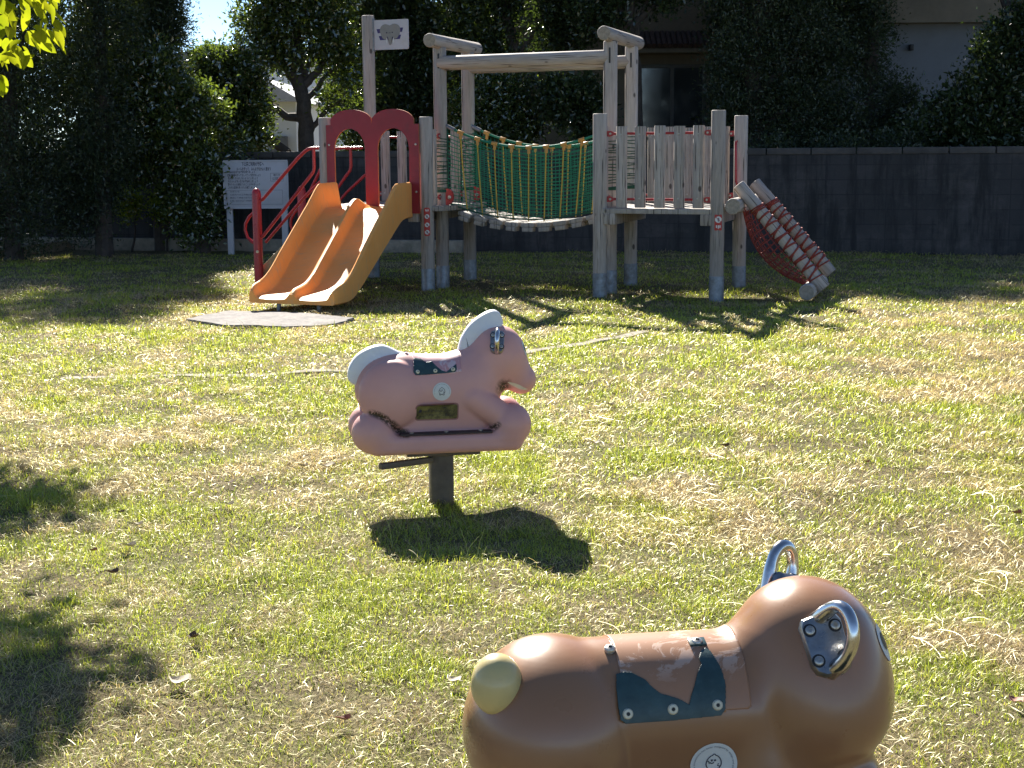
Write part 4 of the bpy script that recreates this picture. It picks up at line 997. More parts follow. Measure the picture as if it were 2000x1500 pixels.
# ------------------------------------------------------------------ notice board
SY = 21.35; bl = aty(438, 360, SY)[0]; br = aty(562, 360, SY)[0]; k = 1 / 138.0
def sz(py): return aty(500, py, SY)[2]
nb = thing("notice_board", "white park notice board on two square legs behind the red stair rail", "notice board", ((bl + br) / 2, SY, 0))
M = MB(); M.box(((bl + br) / 2, SY, (sz(313) + sz(407)) / 2), (br - bl, .03, sz(313) - sz(407)), bev=.004); bd = M.build("board", WHITEP, nb)
M = MB(); f = .02
for zz in (sz(314), sz(406)): M.box(((bl + br) / 2, SY - .004, zz), (br - bl + .006, .045, f))
for xx in (bl, br): M.box((xx, SY - .004, (sz(313) + sz(407)) / 2), (f, .044, sz(313) - sz(407) - f))
M.build("frame", WHITEP, bd)
for px in (449, 556):
    M = MB(); M.box((aty(px, 450, SY)[0], SY + .055, (sz(330) - .1) / 2), (.085, .07, sz(330) + .1), bev=.006); M.build("leg", WHITEP, nb)
def line_text(txt, px, py, size, m, width=None):
    v, f_ = text_geo(txt, size, size * .018); xs = [q[0] for q in v]; c = aty(px, py, SY); sx = 1 if width is None else width / (max(xs) - min(xs))
    M = MB(); M.add([(c[0] + x * sx, SY - .0165, c[2] + y) for x, y in v], f_); return M.build("board_text", m, bd, flat=True)
line_text("コミュニティー下公園ご利用の皆様へ"[7:], 494, 321, .060, INK, 43 * k)
line_text("ルールを守って、みんなでなかよく遊ぼう", 496, 330.5, .052, INK, 66 * k)
for i, tx in enumerate(("ごみは各自で必ず持ち帰りましょう", "遊具は順番を守って正しく使って遊びましょう", "花火やたき火はしないようにしましょう", "犬のふんは飼い主が必ず始末しましょう", "まわりの人の迷惑になることはやめましょう", "こわれた遊具を見つけたら連絡しましょう")):
    line_text(tx, (473, 477, 475, 475, 477, 474)[i], 336.5 + i * 6.0, .038, INK, (50, 64, 58, 58, 62, 56)[i] * k)
M = MB()
def obox(x0, y0, x1, y1, t=.004):
    A, Bq = aty(x0, y1, SY), aty(x1, y0, SY)
    for zz in (A[2], Bq[2]): M.box(((A[0] + Bq[0]) / 2, SY - .0165, zz), (Bq[0] - A[0], .002, t))
    for xx in (A[0], Bq[0]): M.box((xx, SY - .0166, (A[2] + Bq[2]) / 2), (t, .002, Bq[2] - A[2]))
obox(444, 371, 552, 399.5); obox(529, 338, 553, 354)
M.build("board_box", INKG, bd)
for i, (tx, wd_) in enumerate((("お知らせ", 18), ("公園内での工作物の設置は", 52), ("事前に管理者の許可が必要です", 60), ("お問い合わせは管理事務所まで", 54))): line_text(tx, 450 + wd_ / 2, 374.5 + i * 6, .03, INKG, wd_ * k)
line_text("連絡先", 541, 342, .035, INKG, 14 * k); line_text("公園係", 541, 349.5, .05, INKG, 18 * k)
# ------------------------------------------------------------------ spring riders: smooth bodies from distance fields
def ell(p, c, r):
    q = p - np.array(c); r = np.array(r); k0 = np.linalg.norm(q / r, axis=-1); k1 = np.linalg.norm(q / (r * r), axis=-1); return k0 * (k0 - 1) / np.maximum(k1, 1e-9)
def cap(p, a, b, ra, rb):
    a = np.array(a, float); b = np.array(b, float); ab = b - a; t = np.clip(((p - a) @ ab) / (ab @ ab), 0, 1); return np.linalg.norm(p - a - t[..., None] * ab, axis=-1) - (ra + (rb - ra) * t)
def rbox(p, c, h, r):
    q = np.abs(p - np.array(c)) - (np.array(h) - r); return np.linalg.norm(np.maximum(q, 0), axis=-1) + np.minimum(q.max(-1), 0) - r
def smin(a, b, k): h = np.maximum(k - np.abs(a - b), 0) / k; return np.minimum(a, b) - h * h * k * .25
def smax(a, b, k): return -smin(-a, -b, k)
def mir(p): q = p.copy(); q[..., 1] = np.abs(q[..., 1]); return q
def surface_nets(f, lo, hi, h):
    ax = [np.arange(l, u + h, h) for l, u in zip(lo, hi)]; Gd = np.stack(np.meshgrid(*ax, indexing='ij'), -1); Fv = f(Gd.reshape(-1, 3)).reshape(Gd.shape[:3])
    nx, ny, nz = [s - 1 for s in Fv.shape]; acc = np.zeros((nx, ny, nz, 3)); cnt = np.zeros((nx, ny, nz))
    cor = [(i, j, k) for i in (0, 1) for j in (0, 1) for k in (0, 1)]
    for c0 in cor:
        for d in range(3):
            if c0[d]: continue
            c1 = list(c0); c1[d] = 1
            A = Fv[c0[0]:c0[0] + nx, c0[1]:c0[1] + ny, c0[2]:c0[2] + nz]; Bv = Fv[c1[0]:c1[0] + nx, c1[1]:c1[1] + ny, c1[2]:c1[2] + nz]
            s = (A < 0) != (Bv < 0); t = np.where(s, A / np.where(A - Bv == 0, 1, A - Bv), 0); base = np.array(c0, float)
            pt = np.broadcast_to(base, acc.shape).copy(); pt[..., d] += t; acc[s] += pt[s]; cnt[s] += 1
    act = cnt > 0; idx = -np.ones((nx, ny, nz), int); idx[act] = np.arange(act.sum()); ijk = np.argwhere(act)
    V = np.array(lo) + h * (ijk + acc[act] / cnt[act][:, None]); quads = []
    for d in range(3):
        e = [0, 0, 0]; e[d] = 1; A = Fv[:Fv.shape[0] - e[0], :Fv.shape[1] - e[1], :Fv.shape[2] - e[2]]; Bv = Fv[e[0]:, e[1]:, e[2]:]; s = np.argwhere((A < 0) != (Bv < 0)); u, v = [(1, 2), (2, 0), (0, 1)][d]
        ok = (s[:, u] > 0) & (s[:, v] > 0) & (s[:, u] < idx.shape[u]) & (s[:, v] < idx.shape[v]) & (s[:, d] < idx.shape[d]); s = s[ok]; fl = A[tuple(s.T)] < 0
        o = []
        for du, dv in ((-1, -1), (0, -1), (0, 0), (-1, 0)):
            q = s.copy(); q[:, u] += du; q[:, v] += dv; o.append(idx[tuple(q.T)])
        q = np.stack(o, 1); q[~fl] = q[~fl][:, ::-1]; quads.append(q)
    for _ in range(3):
        g = np.stack([(f(V + e) - f(V - e)) / .002 for e in np.eye(3) * .001], 1); V = V - np.clip(f(V), -h, h)[:, None] * g / np.maximum((g * g).sum(1), .25)[:, None]
    return V, np.concatenate(quads)
class Rider:
    def __init__(self, root, pos, heading, f):
        self.root = root; self.f = f; c, s = math.cos(heading), math.sin(heading)
        self.W = Matrix(((c, -s, 0, pos[0]), (s, c, 0, pos[1]), (0, 0, 1, pos[2]), (0, 0, 0, 1))); self.R = np.array([[c, -s, 0], [s, c, 0], [0, 0, 1]]); self.p = np.array(pos, float)
    def loc(self, q): return (np.array(q) - self.p) @ self.R
    def hit(self, px, py, skip=0):
        """point of the body under a viewing direction, in the rider's own coordinates"""
        o = self.loc(CAMP); d = ray(px, py) @ self.R; d = d / np.linalg.norm(d); t = 1.2
        for _ in range(300):
            v = float(self.f((o + d * t)[None])[0]); t += v * .7
            if v < 2e-4: break
            if t > 9: break
        return o + d * t
    def nrm(self, q):
        g = np.array([(self.f((q + e)[None])[0] - self.f((q - e)[None])[0]) for e in np.eye(3) * .0015]); return g / np.linalg.norm(g)
    def part(self, name, M, m, parent=None, **k): return M.build(name, m, parent or self.root, self.W, **k)
    def body(self, name, f, lo, hi, h, m, parent=None):
        V, Q = surface_nets(f, lo, hi, h); o = fast_mesh(name, V, np.full(len(Q), 4), Q.ravel(), m, smooth=True); place(o, parent or self.root, self.W); return o
    def proj(self, Pn, dirs, off):
        """push points onto the body along -dirs and lift them by off"""
        Pn = np.array(Pn, float)
        for _ in range(60): Pn = Pn - dirs * np.clip(self.f(Pn), -.02, .02)[:, None] * .8
        return Pn + dirs * off
    def frame_at(self, c, right=None):
        n = self.nrm(c); r = np.array([1, 0, 0.]) if right is None else np.array(right, float); r = r - n * (r @ n); r /= np.linalg.norm(r); return r, np.cross(n, r), n
    def decal(self, name, c, poly, off, m, parent=None, rings=6, right=None, faces=None):
        r, u, n = self.frame_at(c, right); 
        if faces is not None: P2 = np.array(poly); fs = faces
        else:
            pl = np.array(poly); ctr = pl.mean(0); P2 = np.concatenate([ctr + (pl - ctr) * (k / rings) for k in range(rings + 1)]); N = len(pl)
            fs = [(k * N + i, k * N + (i + 1) % N, (k + 1) * N + (i + 1) % N, (k + 1) * N + i) for k in range(rings) for i in range(N)]
        P3 = c + P2[:, :1] * r + P2[:, 1:] * u + n * .01; P3 = self.proj(P3, np.broadcast_to(n, P3.shape), off); M = MB(); M.add(P3, fs); return self.part(name, M, m, parent)
    def bolt(self, c, r, m, parent, n=None, name="bolt"):
        n = self.nrm(c) if n is None else n; M = MB(); M.lathe([(r, -.004), (r, .0015), (r * .8, .0042), (r * .38, .0052), (r * .36, .003), (.0006, .003)], c + n * .004, n, 18); o = self.part(name, M, m, parent)
        M = MB(); M.lathe([(r * .33, 0), (.0005, .0004)], c + n * .0075, n, 10); self.part("bolt_hole", M, BLACK, o); return o
    def handle(self, c, up, out=None, skew=(0, 0), hgt=.105, wid=.066, reach=.062, tube=.0108, parent=None):
        """cast steel plate with four screws and a D shaped bar"""
        n = self.nrm(c) if out is None else np.array(out) / np.linalg.norm(out); u = np.array(up, float); u -= n * (u @ n); u /= np.linalg.norm(u); r = np.cross(u, n)
        M = MB(); hw, hh = wid / 2, hgt / 2; pl = [(-hw * .82, hh * .92), (0, hh * 1.02), (hw * .82, hh * .92), (hw, hh * .7), (hw * .97, -hh * .58), (hw * .8, -hh * .85), (hw * .42, -hh), (-hw * .42, -hh), (-hw * .8, -hh * .85), (-hw * .97, -hh * .58), (-hw, hh * .7)]
        N = len(pl); vs = []; fs = []
        for s, h in ((1, -.016), (1, .006), (.93, .0105)):
            for x, y in pl: vs.append(c + r * x * s + u * y * s + n * h)
        for k in range(2):
            for i in range(N): fs.append((k * N + i, k * N + (i + 1) % N, (k + 1) * N + (i + 1) % N, (k + 1) * N + i))
        fs.append(tuple(2 * N + i for i in range(N))); M.add(vs, fs); o = self.part("handle", M, DSTEEL, parent)
        M = MB(); pts = []
        for t in np.linspace(-.06, 1.06, 25):
            a = math.pi * t; y = hh * .84 * math.cos(a); z = .004 + reach * (max(0, math.sin(a)) ** .62) - (.012 if t < 0 or t > 1 else 0); pts.append(c + u * (y + skew[1] * max(z, 0)) + (n + r * skew[0]) * z)
        M.tube(pts, [tube * (1.35 - .35 * min(1, min(i, 24 - i) / 4)) for i in range(25)], 16); self.part("grip_bar", M, CHROME, o)
        for x in (-1, 1):
            for y in (.42, -.38):
                q = c + r * x * hw * .62 + u * y * hgt * .62 + n * .0095; M = MB(); M.lathe([(.0115, .0005), (.0115, .0012), (.0095, .0014)], q, n, 16); s_ = self.part("screw_recess", M, BLACK, o)
                M = MB(); M.lathe([(.0080, 0), (.0080, .0035), (.006, .0050), (.003, .0050), (.0028, .003), (.0004, .003)], q + n * .001, n, 14); self.part("screw", M, BOLT, o)
        return o
    def saddle_grid(self, poly, zc, off, nx=90, ns=110, inv=None):
        """faces of a film hugging the barrel, cut to an outline given in (x, angle from the top)"""
        pl = np.array(poly); x0, x1 = pl[:, 0].min(), pl[:, 0].max(); s0, s1 = pl[:, 1].min(), pl[:, 1].max(); xs = np.linspace(x0, x1, nx); ss = np.linspace(s0, s1, ns); Xg, Sg = np.meshgrid(xs, ss, indexing='ij')
        d = np.stack([np.zeros_like(Xg), -np.sin(Sg), np.cos(Sg)], -1).reshape(-1, 3); o = np.stack([Xg.ravel(), np.zeros(Xg.size), np.full(Xg.size, zc)], 1); lo = np.full(len(o), .03); hi = np.full(len(o), .26)
        for _ in range(30):
            m = (lo + hi) / 2; v = self.f(o + d * m[:, None]); lo = np.where(v < 0, m, lo); hi = np.where(v < 0, hi, m)
        V = o + d * (hi + off)[:, None]; ii, jj = np.meshgrid(np.arange(nx - 1), np.arange(ns - 1), indexing='ij'); cx = (xs[ii] + xs[ii + 1]) / 2; cs = (ss[jj] + ss[jj + 1]) / 2; ok = in_poly(cx, cs, [tuple(q) for q in poly])
        k0 = (ii * ns + jj)[ok]; return V, np.stack([k0, k0 + 1, k0 + ns + 1, k0 + ns], 1)
    def film(self, name, poly, zc, off, m, parent, thick=.0018, **k):
        V, Q = self.saddle_grid(poly, zc, off, **k); used = np.unique(Q); mp = -np.ones(len(V), int); mp[used] = np.arange(len(used)); V = V[used]; Q = mp[Q]
        o = fast_mesh(name, V, np.full(len(Q), 4), Q.ravel(), m, smooth=True); place(o, parent, self.W)
        sm = o.modifiers.new("thickness", 'SOLIDIFY'); sm.thickness = thick; sm.offset = -1; return o
    def ang(self, q, zc): return (q[0], math.atan2(-q[1], q[2] - zc))
def ring_text(R, txt, radius, size, c, off, m, parent, a0, a1, name="sticker_text"):
    v, f_ = text_geo(txt, size); v = np.array(v); xm, xM = v[:, 0].min(), v[:, 0].max(); an = a0 + (a1 - a0) * (v[:, 0] - xm) / (xM - xm); rr = radius + v[:, 1]
    R.decal(name, c, np.stack([rr * np.cos(an), rr * np.sin(an)], 1), off, m, parent, faces=f_)
def sticker(R, c, rad):
    s = R.decal("sticker", c, circ(0, 0, rad, 40), .0012, STICK); k = rad / .04
    ring_text(R, "this amusement has been designed by design and play", rad * .84, rad * .115, c, .0020, INKG, s, math.radians(200), math.radians(-20))
    def stroke(pts, w_=.00085 * k):
        pts = np.array(pts, float) * k; t = np.gradient(pts, axis=0); t /= np.linalg.norm(t, axis=1, keepdims=True) + 1e-9; nn_ = np.stack([-t[:, 1], t[:, 0]], 1) * w_; N = len(pts)
        return np.concatenate([pts + nn_, pts - nn_]), [(i, i + 1, N + i + 1, N + i) for i in range(N - 1)]
    vs = []; fs = []; nv = 0
    egg = [(.013 * math.sin(t) * (1 + .12 * math.cos(t)), .0145 * -math.cos(t) * (1.0) - .0 + (.002 if abs(t - math.pi) < .12 else 0)) for t in np.linspace(0, 2 * math.pi, 40)]
    arcs = [egg, [(-.003 + .0032 * math.cos(t), .0012 + .0028 * math.sin(t)) for t in np.linspace(3.3, 6.2, 8)]]
    arcs += [[(-.0035 + .0012 * math.cos(t), .0042 + .0012 * math.sin(t)) for t in np.linspace(0, 6.28, 9)], [(.0022 + .0012 * math.cos(t), .0042 + .0012 * math.sin(t)) for t in np.linspace(0, 6.28, 9)]]
    arcs += [[(-.007 + .004 * math.cos(t), -.0155 + .0026 * math.sin(t)) for t in np.linspace(0, 6.28, 14)], [(.007 + .004 * math.cos(t), -.0155 + .0026 * math.sin(t)) for t in np.linspace(0, 6.28, 14)], [(-.0125, .002), (-.009, .0035), (-.0075, -.002)], [(.0118, -.008), (.007, -.006), (.0085, -.0022)]]
    for a in arcs: v, f_ = stroke(a); vs.append(v); fs += [tuple(i + nv for i in q) for q in f_]; nv += len(v)
    R.decal("sticker_emblem", c, np.concatenate(vs) + [0, .003 * k], .0022, INK, s, faces=fs); return s
def base_sdf(p, q, w_=.150, fx=.272, fy=.074):
    """rocker slab with foot balls front and rear"""
    d = rbox(p, (.005, 0, .277), (.305, w_ - .002, .040), .030); d = smin(d, ell(q, (-.292, fy, .324), (.086, .090, .086)), .03); d = smin(d, ell(q, (fx, fy, .338), (.084, .090, .086)), .03); return d

# pink horse
hpos = (-.29, 6.12, 0.0)
horse = thing("spring_rider", "faded pink rocking horse on a square steel post with white mane and tail", "rocking horse", hpos)
def horse_f(p):
    q = mir(p)
    d = ell(p, (-.205, 0, .490), (.150, .128, .138)); d = smin(d, cap(p, (-.14, 0, .500), (.12, 0, .500), .124, .118), .05)
    d = smin(d, ell(p, (.105, 0, .430), (.125, .112, .125)), .06)
    d = smin(d, rbox(p, (-.01, 0, .40), (.20, .102, .12), .05), .04)
    d = smin(d, cap(p, (.12, 0, .530), (.225, 0, .615), .104, .098), .06)
    d = smin(d, ell(p, (.238, 0, .622), (.108, .104, .112)), .03); d = smin(d, cap(p, (.262, 0, .575), (.333, 0, .508), .078, .062), .055)
    d = smin(d, ell(q, (-.212, .086, .475), (.134, .074, .140)), .010)                       # thighs
    d = smin(d, cap(q, (.120, .085, .450), (.262, .098, .352), .062, .054), .010)             # forelegs
    d = smin(d, base_sdf(p, q, .166, .272, .090), .008)
    d = smax(d, -rbox(p, (-.0, 0, .338), (.175, .30, .022), .012), .010) if False else d
    return d
HPINK = simple("faded_pink_plastic", (.54, .255, .275), .55, 0, .07, 5, .06, dirt=((.47, .24, .22), 3.2, .5, .8), spec=.4)
def _hp(t, p):
    n = noise(t, 4, 5, .6); c = ramp(t, n, [(.3, (.60, .32, .285)), (.7, (.67, .365, .325))])
    c = mixc(t, ramp(t, noise(t, 2.5, 4), [(.48, 0), (.72, .6)]), c, (.62, .31, .27))
    tc = t.nodes.new("ShaderNodeTexCoord"); sp = noise(t, 55, 6, .8)
    def near(cx, cz, r, lo=0.0):
        v = t.nodes.new("ShaderNodeVectorMath"); v.operation = 'SUBTRACT'; t.links.new(tc.outputs['Object'], v.inputs[0]); v.inputs[1].default_value = (cx, 0, cz)
        m_ = t.nodes.new("ShaderNodeVectorMath"); m_.operation = 'MULTIPLY'; t.links.new(v.outputs[0], m_.inputs[0]); m_.inputs[1].default_value = (1, .0, 1)
        l = t.nodes.new("ShaderNodeVectorMath"); l.operation = 'LENGTH'; t.links.new(m_.outputs[0], l.inputs[0]); return ramp(t, l.outputs['Value'], [(r * .35, 1), (r, 0)])
    for cx, cz, r in ((.250, .486, .046), *[(-.300 + .011 * i, .412 - .0006 * i * i - .002 * i, .017 + .0006 * i) for i in range(10)], (-.188, .328, .022), (-.175, .324, .020), (-.16, .322, .018), (.19, .330, .014), (.20, .338, .016), (.21, .348, .014)):
        mk = mixc(t, 1.0, near(cx, cz, r), ramp(t, sp, [(.42, 0), (.50, 1)]), 'MULTIPLY'); c = mixc(t, mk, c, (.045, .028, .012))
    c = mixc(t, ramp(t, noise(t, 120, 3, .6), [(.80, 0), (.83, .5)]), c, (.2, .09, .08))
    t.links.new(c, p.inputs['Base Color']); p.inputs['Roughness'].default_value = .5; p.inputs['Specular IOR Level'].default_value = .4; bump(t, p, noise(t, 200, 3), .06, .002)
HPINK = mat("sun_faded_pink", _hp)
RH = Rider(horse, hpos, math.radians(10), horse_f)
RH.body("body", horse_f, (-.42, -.20, .21), (.43, .20, .76), .0058, HPINK)
MANE = simple("white_plastic", (.74, .76, .77), .5, 0, .05, 8, .05, dirt=((.62, .64, .64), 6, .55, .8))
def crescent(name, outer, inner, th):
    o_ = np.array(outer + inner[::-1]); M = MB(); n = len(o_); rd = .010; vs = []; fs = []; ctr = o_.mean(0)
    ed = np.roll(o_, -1, 0) - np.roll(o_, 1, 0); nr = np.stack([ed[:, 1], -ed[:, 0]], 1); nr /= np.linalg.norm(nr, axis=1, keepdims=True) + 1e-9
    ar = np.sum(o_[:, 0] * np.roll(o_[:, 1], -1) - np.roll(o_[:, 0], -1) * o_[:, 1]); nr = nr if ar > 0 else -nr
    for ins, y in ((.014, -th / 2), (.004, -th / 2 + .003), (0, -th / 2 + .010), (0, th / 2 - .010), (.004, th / 2 - .003), (.014, th / 2)):
        for (x, z), (a, b) in zip(o_, nr): vs.append((x - a * ins, y, z - b * ins))
    for k in range(5):
        for i in range(n): fs.append((k * n + i, k * n + (i + 1) % n, (k + 1) * n + (i + 1) % n, (k + 1) * n + i))
    fs.append(tuple(range(n))); fs.append(tuple(5 * n + i for i in range(n - 1, -1, -1))); M.add(vs, fs); return RH.part(name, M, MANE, angle=35)
def spl(pts, n=22):
    pts = np.array(pts, float); t = np.linspace(0, len(pts) - 1, n); out = []
    for q in t:
        i = min(int(q), len(pts) - 2); f_ = q - i; p0_ = pts[max(i - 1, 0)]; p1_ = pts[i]; p2_ = pts[i + 1]; p3_ = pts[min(i + 2, len(pts) - 1)]
        out.append(tuple(.5 * ((2 * p1_) + (-p0_ + p2_) * f_ + (2 * p0_ - 5 * p1_ + 4 * p2_ - p3_) * f_ ** 2 + (-p0_ + 3 * p1_ - 3 * p2_ + p3_) * f_ ** 3)))
    return out
crescent("mane", spl([(.070, .640), (.085, .690), (.120, .742), (.165, .778), (.212, .798), (.243, .787), (.258, .745)]), spl([(.115, .610), (.150, .650), (.19, .68), (.235, .695)], 12), .050)
crescent("tail", spl([(-.345, .505), (-.378, .525), (-.378, .575), (-.345, .628), (-.290, .660), (-.235, .668), (-.175, .640), (-.13, .628)]), spl([(-.30, .50), (-.285, .55), (-.24, .59), (-.16, .605)], 12), .052)
hc = RH.hit(971, 668); RH.handle(hc, (.04, 0, 1), hgt=.098, wid=.058, reach=.055, tube=.0095)
hc2 = hc * [1, -1, 1]; RH.handle(hc2, (.04, 0, 1), hgt=.098, wid=.058, reach=.055, tube=.0095)
TEAL = simple("teal_paint", (.030, .066, .067), .4, 0, .25, 30, .1, dirt=((.05, .085, .09), 60, .6, .75))
def _pad(t, p):
    c = ramp(t, noise(t, 6, 4), [(.3, (.52, .25, .26)), (.7, (.60, .31, .31))]); m_ = ramp(t, noise(t, 14, 6, .75, dist=.8), [(.52, 0), (.56, .85)]); c = mixc(t, m_, c, (.66, .52, .52))
    t.links.new(c, p.inputs['Base Color']); p.inputs['Roughness'].default_value = .45
zc = .50; q = lambda px, py: RH.ang(RH.hit(px, py), zc)
top_l, top_r = -.122, .068
hp_poly = [(top_l, -1.35), (top_r, -1.35), (top_r, q(892, 727)[1]), (top_l, q(808, 732)[1])]
sad = RH.film("saddle", hp_poly, zc, .0022, mat("pink_saddle", _pad), horse, .004)
teal_h = [q(*c) for c in ((808, 700), (822, 702), (832, 709), (843, 707), (852, 716), (862, 724), (872, 727), (880, 720), (891, 712), (892, 722), (889, 727), (850, 731), (812, 733), (808, 728))]
RH.film("saddle_paint", teal_h, zc, .0042, TEAL, sad, .0015)
teal_h2 = [(x, -a_) for x, a_ in teal_h]; RH.film("saddle_paint", teal_h2, zc, .0042, TEAL, sad, .0015)
for c in ((815, 727), (850, 725), (885, 722)):
    h_ = RH.hit(*c); RH.bolt(h_, .0085, CREAM, sad)
sticker(RH, RH.hit(863, 765), .037)
pc_ = RH.hit(853, 803)
pr = RH.decal("plate_rim", pc_, rrect(-.088, -.037, .088, .037, .012), .0012, simple("plate_rim_pink", (.30, .14, .13), .6)); 
BRASS = simple("tarnished_plate", (.20, .175, .06), .5, .3, .35, 40, .2, dirt=((.06, .05, .03), 30, .45, .65))
pp = RH.decal("name_plate", pc_, rrect(-.083, -.031, .083, .031, .009), .0030, BRASS)
for i, (tx, wd_) in enumerate((("ご使用上のお願い", .075), ("お子様だけで遊ばせないでください", .125), ("手足をはさまないようにご注意ください", .125))):
    v, f_ = text_geo(tx, .012); v = np.array(v); v[:, 0] *= wd_ / (v[:, 0].max() - v[:, 0].min()); v += [.008, .017 - i * .016]; RH.decal("plate_text", pc_, v, .0042, INK, pp, faces=f_)
RH.decal("plate_mark", pc_, np.array(circ(-.068, .006, .007, 14)), .0042, INK, pp)
# foot tread strips, smile, eyes
TRD = simple("dark_tread", (.045, .03, .028), .7)
for s in (-1, 1):
    M = MB(); pts = [(x, s * .128, .3235) for x in np.linspace(-.185, .185, 12)]; M.box((0, s * .134, .3195), (.375, .046, .008), bev=.003); tr_ = RH.part("foot_tread", M, TRD)
    for x in (-.14, 0, .14): M = MB(); M.lathe([(.009, 0), (.009, .003), (.004, .005)], (x, s * .136, .3235), (0, 0, 1), 12); RH.part("bolt", M, BOLT, tr_)
c0 = RH.hit(1011, 753)
for s in (1, -1):
    c = c0 * [1, s, 1]; t_ = np.linspace(-1, 1, 15); ar = [(.050 * q, .014 * q * q - .012 - .002 * q) for q in t_] + [(.050 * q, .014 * q * q + .019 * (1 - q * q) - .012 - .002 * q) for q in t_[::-1]]
    RH.decal("smile", c, ar, .0014, CREAM, right=(.9, 0, -.46), rings=3)
for s in (1, -1):
    c = RH.proj(np.array([[.335, -.036 * s, .640]]), np.array([[.85, -.5 * s, .2]]) / 1.0, 0)[0]; e_ = RH.decal("eye", c, [(.017 * math.cos(t), .032 * math.sin(t)) for t in np.linspace(0, 6.28, 24, endpoint=False)], .0012, STICK, right=(0, -1, 0) if s > 0 else (0, -1, 0))
    RH.decal("pupil", c, [(.008 * math.cos(t), .017 * math.sin(t)) for t in np.linspace(0, 6.28, 20, endpoint=False)], .0022, BLACK, e_, right=(0, -1, 0))
STEELP = simple("brown_steel_post", (.13, .105, .08), .6, .3, .3, 9, .2, dirt=((.24, .14, .07), 12, .58, .75))
M = MB(); M.box((-.005, .01, .08), (.095, .095, .37), bev=.008); RH.part("post", M, STEELP)
M = MB(); M.box((-.005, .01, .222), (.30, .20, .012), bev=.003)
M.box((-.16, -.10, .195), (.24, .028, .024), [[.92, .39, .0], [-.39, .92, 0], [0, 0, 1]], .003); M.box((.16, .10, .215), (.24, .028, .02), [[.92, .39, .0], [-.39, .92, 0], [0, 0, 1]], .003); RH.part("mount_bracket", M, STEELP)

# brown bear
bpos = (.33, 2.55, 0.0)
bear = thing("spring_rider", "glossy brown bear rider with torn teal saddle in front of the pink horse", "spring rider", bpos)
def bear_f(p):
    q = mir(p)
    d = ell(p, (-.268, 0, .455), (.156, .170, .160)); d = smin(d, cap(p, (-.20, 0, .480), (.06, 0, .480), .126, .125), .006)
    d = smin(d, rbox(p, (-.02, 0, .40), (.22, .114, .14), .07), .015)
    hd = smin(ell(p, (.190, 0, .540), (.140, .158, .156)), ell(p, (.200, 0, .478), (.130, .172, .116)), .06); d = smin(d, hd, .010 + .035 * np.clip((p[..., 2] - .50) / .12, 0, 1))
    d = smin(d, ell(p, (.285, 0, .475), (.050, .060, .052)), .03)
    d = smin(d, cap(q, (.10, .060, .38), (.23, .08, .31), .07, .062), .06)
    return smin(d, base_sdf(p, q, .165, .225), .02)
def _br(t, p):
    n = noise(t, 3.5, 4, .55); c = ramp(t, n, [(.3, (.285, .142, .066)), (.7, (.33, .168, .082))])
    s = noise(t, 70, 4, .8, stretch=(1, 3, 1)); c = mixc(t, ramp(t, s, [(.74, 0), (.77, .5)]), c, (.62, .45, .34))
    t.links.new(c, p.inputs['Base Color']); t.links.new(ramp(t, noise(t, 12, 4), [(.3, .26), (.7, .36)]), p.inputs['Roughness']); p.inputs['Coat Weight'].default_value = .35; p.inputs['Coat Roughness'].default_value = .18
    bump(t, p, noise(t, 18, 3), .04, .004)
BROWN = mat("brown_plastic", _br)
RB = Rider(bear, bpos, math.radians(9), bear_f)
RB.body("body", bear_f, (-.46, -.22, .21), (.42, .22, .73), .0056, BROWN)
def tailf(p): return ell(p, (-.374, -.066, .562), (.044, .045, .053))
RB.body("tail", tailf, (-.46, -.16, .47), (-.29, .03, .65), .005, simple("pale_yellow_plastic", (.60, .48, .20), .38, 0, .06, 6, coat=.3))
def muzf(p): return ell(p, (.293, 0, .455), (.052, .075, .062))
RB.body("muzzle", muzf, (.25, -.08, .39), (.40, .08, .54), .005, simple("pale_muzzle", (.66, .60, .44), .4))
M = MB(); M.lathe([(.0005, .010), (.010, .008), (.017, .0), (.012, -.008)], (.338, 0, .505), (1, 0, .25), 20); RB.part("nose", M, BLACK)
for s in (1, -1):
    n0 = np.array([.86, -.42 * s, .25]); c = RB.proj(np.array([[.325, -.075 * s, .60]]), n0[None] / np.linalg.norm(n0), 0)[0]; e_ = RB.decal("eye", c, circ(0, 0, .034, 28), .0012, STICK, right=(0, -1, 0)); RB.decal("pupil", c, circ(.004 * s, -.004, .016, 20), .0022, BLACK, e_, right=(0, -1, 0))
hb_ = RB.hit(1613, 1260); RB.handle(hb_, (-.17, 0, 1), skew=(.55, .30), hgt=.106,  wid=.072, reach=.060, tube=.0112)
hb2 = RB.proj((hb_ * [1, -1, 1] + [.0, 0, .030])[None], np.array([[0, 1., 0]]), 0)[0] - [0, .004, 0]; RB.handle(hb2, (-.8, 0, .6), skew=(-.75, 0), hgt=.070, wid=.072, reach=.058, tube=.0112)
zb_ = .47; qb = lambda px, py: RB.ang(RB.hit(px, py), zb_)
def _bp(t, p):
    c = ramp(t, noise(t, 6, 4), [(.3, (.34, .17, .09)), (.7, (.41, .215, .12))]); m_ = ramp(t, noise(t, 9, 7, .78, stretch=(1, 1.4, 1), dist=.9), [(.535, 0), (.56, .8)])
    tc = t.nodes.new("ShaderNodeTexCoord"); sp_ = t.nodes.new("ShaderNodeSeparateXYZ"); t.links.new(tc.outputs['Object'], sp_.inputs[0]); hgt = ramp(t, sp_.outputs[2], [(.555, 0), (.585, 1)])
    c = mixc(t, mixc(t, 1.0, m_, hgt, 'MULTIPLY'), c, (.60, .42, .32)); t.links.new(c, p.inputs['Base Color']); p.inputs['Roughness'].default_value = .36
    bump(t, p, m_, .15, .001)
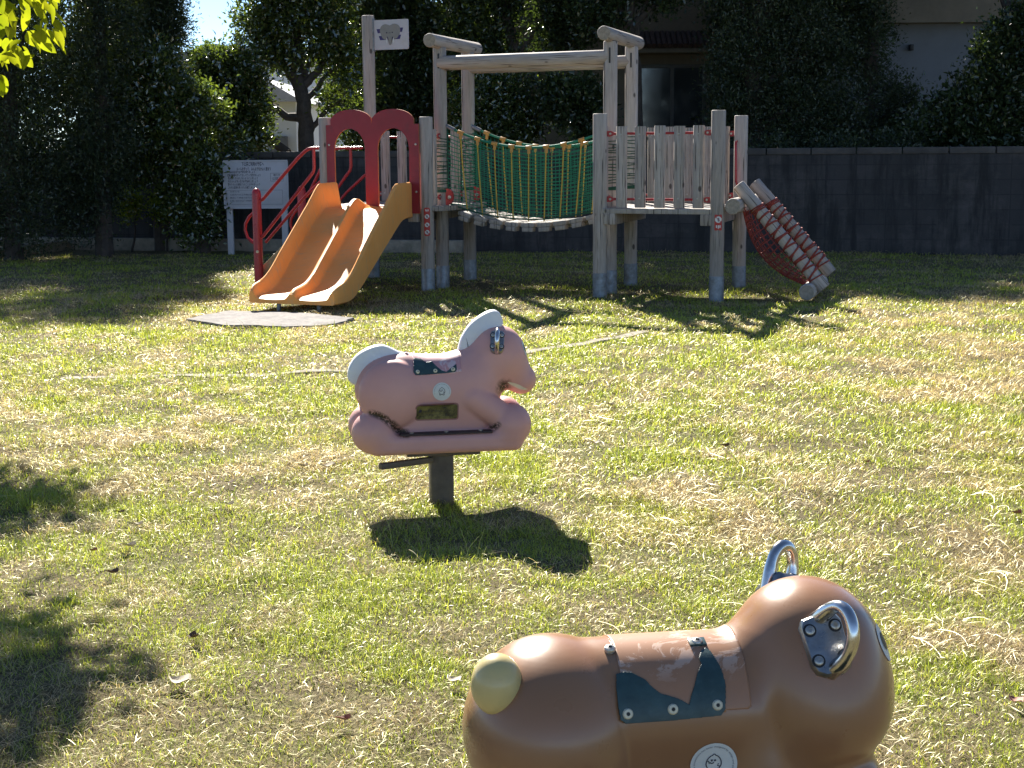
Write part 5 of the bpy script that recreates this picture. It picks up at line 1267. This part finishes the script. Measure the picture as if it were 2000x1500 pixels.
bl_, br_ = qb(1212, 1408), qb(1414, 1388)
bx0, bx1 = -.166, .052
bsad = RB.film("saddle", [(bx0, -1.25), (bx1, -1.25), (bx1, br_[1] - .03), (bx1 - .008, br_[1]), (bx0 + .02, bl_[1]), (bx0 + .006, bl_[1] - .04), (bx0, bl_[1] - .1)], zb_, .0022, mat("bear_saddle", _bp), bear, .0045, nx=60, ns=120)
teal_b = [qb(*c) for c in ((1203, 1319), (1218, 1315), (1233, 1316), (1247, 1323), (1260, 1330), (1270, 1341), (1281, 1350), (1290, 1356), (1306, 1360), (1325, 1366), (1336, 1372), (1345, 1377), (1349, 1360), (1354, 1346), (1358, 1331), (1362, 1316), (1369, 1300), (1365, 1287), (1369, 1274), (1377, 1269), (1387, 1275), (1397, 1290), (1405, 1303), (1412, 1322), (1416, 1340), (1415, 1386), (1407, 1397), (1310, 1407), (1222, 1413), (1212, 1406), (1207, 1380), (1203, 1345))]
RB.film("saddle_paint", teal_b, zb_, .0046, TEAL, bsad, .0018, nx=170, ns=170)
RB.film("saddle_paint", [(x, -a_) for x, a_ in [(bx0, -bl_[1] * -.55), (bx0 + .05, bl_[1] * .62), (bx0 + .11, bl_[1] * .72), (bx1 - .04, bl_[1] * .6), (bx1, bl_[1] * .55), (bx1, bl_[1]), (bx0 + .005, bl_[1])]], zb_, .0046, TEAL, bsad, .0018)
for c in ((1225, 1394), (1313, 1385), (1400, 1377)): h_ = RB.hit(*c); RB.bolt(h_, .0092, CREAM, bsad); RB.bolt(h_ * [1, -1, 1], .0092, CREAM, bsad)
for c in ((1191, 1271), (1361, 1257)): RB.bolt(RB.hit(*c), .0100, BOLT, bsad)
M = MB(); c = RB.hit(1361, 1257); n_ = RB.nrm(c); r_, u_, _ = RB.frame_at(c); M.box(c + n_ * .004, (.030, .022, .004), [r_, u_, n_], .001); RB.part("saddle_clip", M, TEAL, bsad)
sticker(RB, RB.hit(1393, 1491), .0405)
M = MB(); M.box((-.005, .01, .08), (.095, .095, .37), bev=.008); RB.part("post", M, STEELP)
M = MB(); M.box((-.005, .01, .222), (.30, .20, .012), bev=.003); RB.part("mount_bracket", M, STEELP)
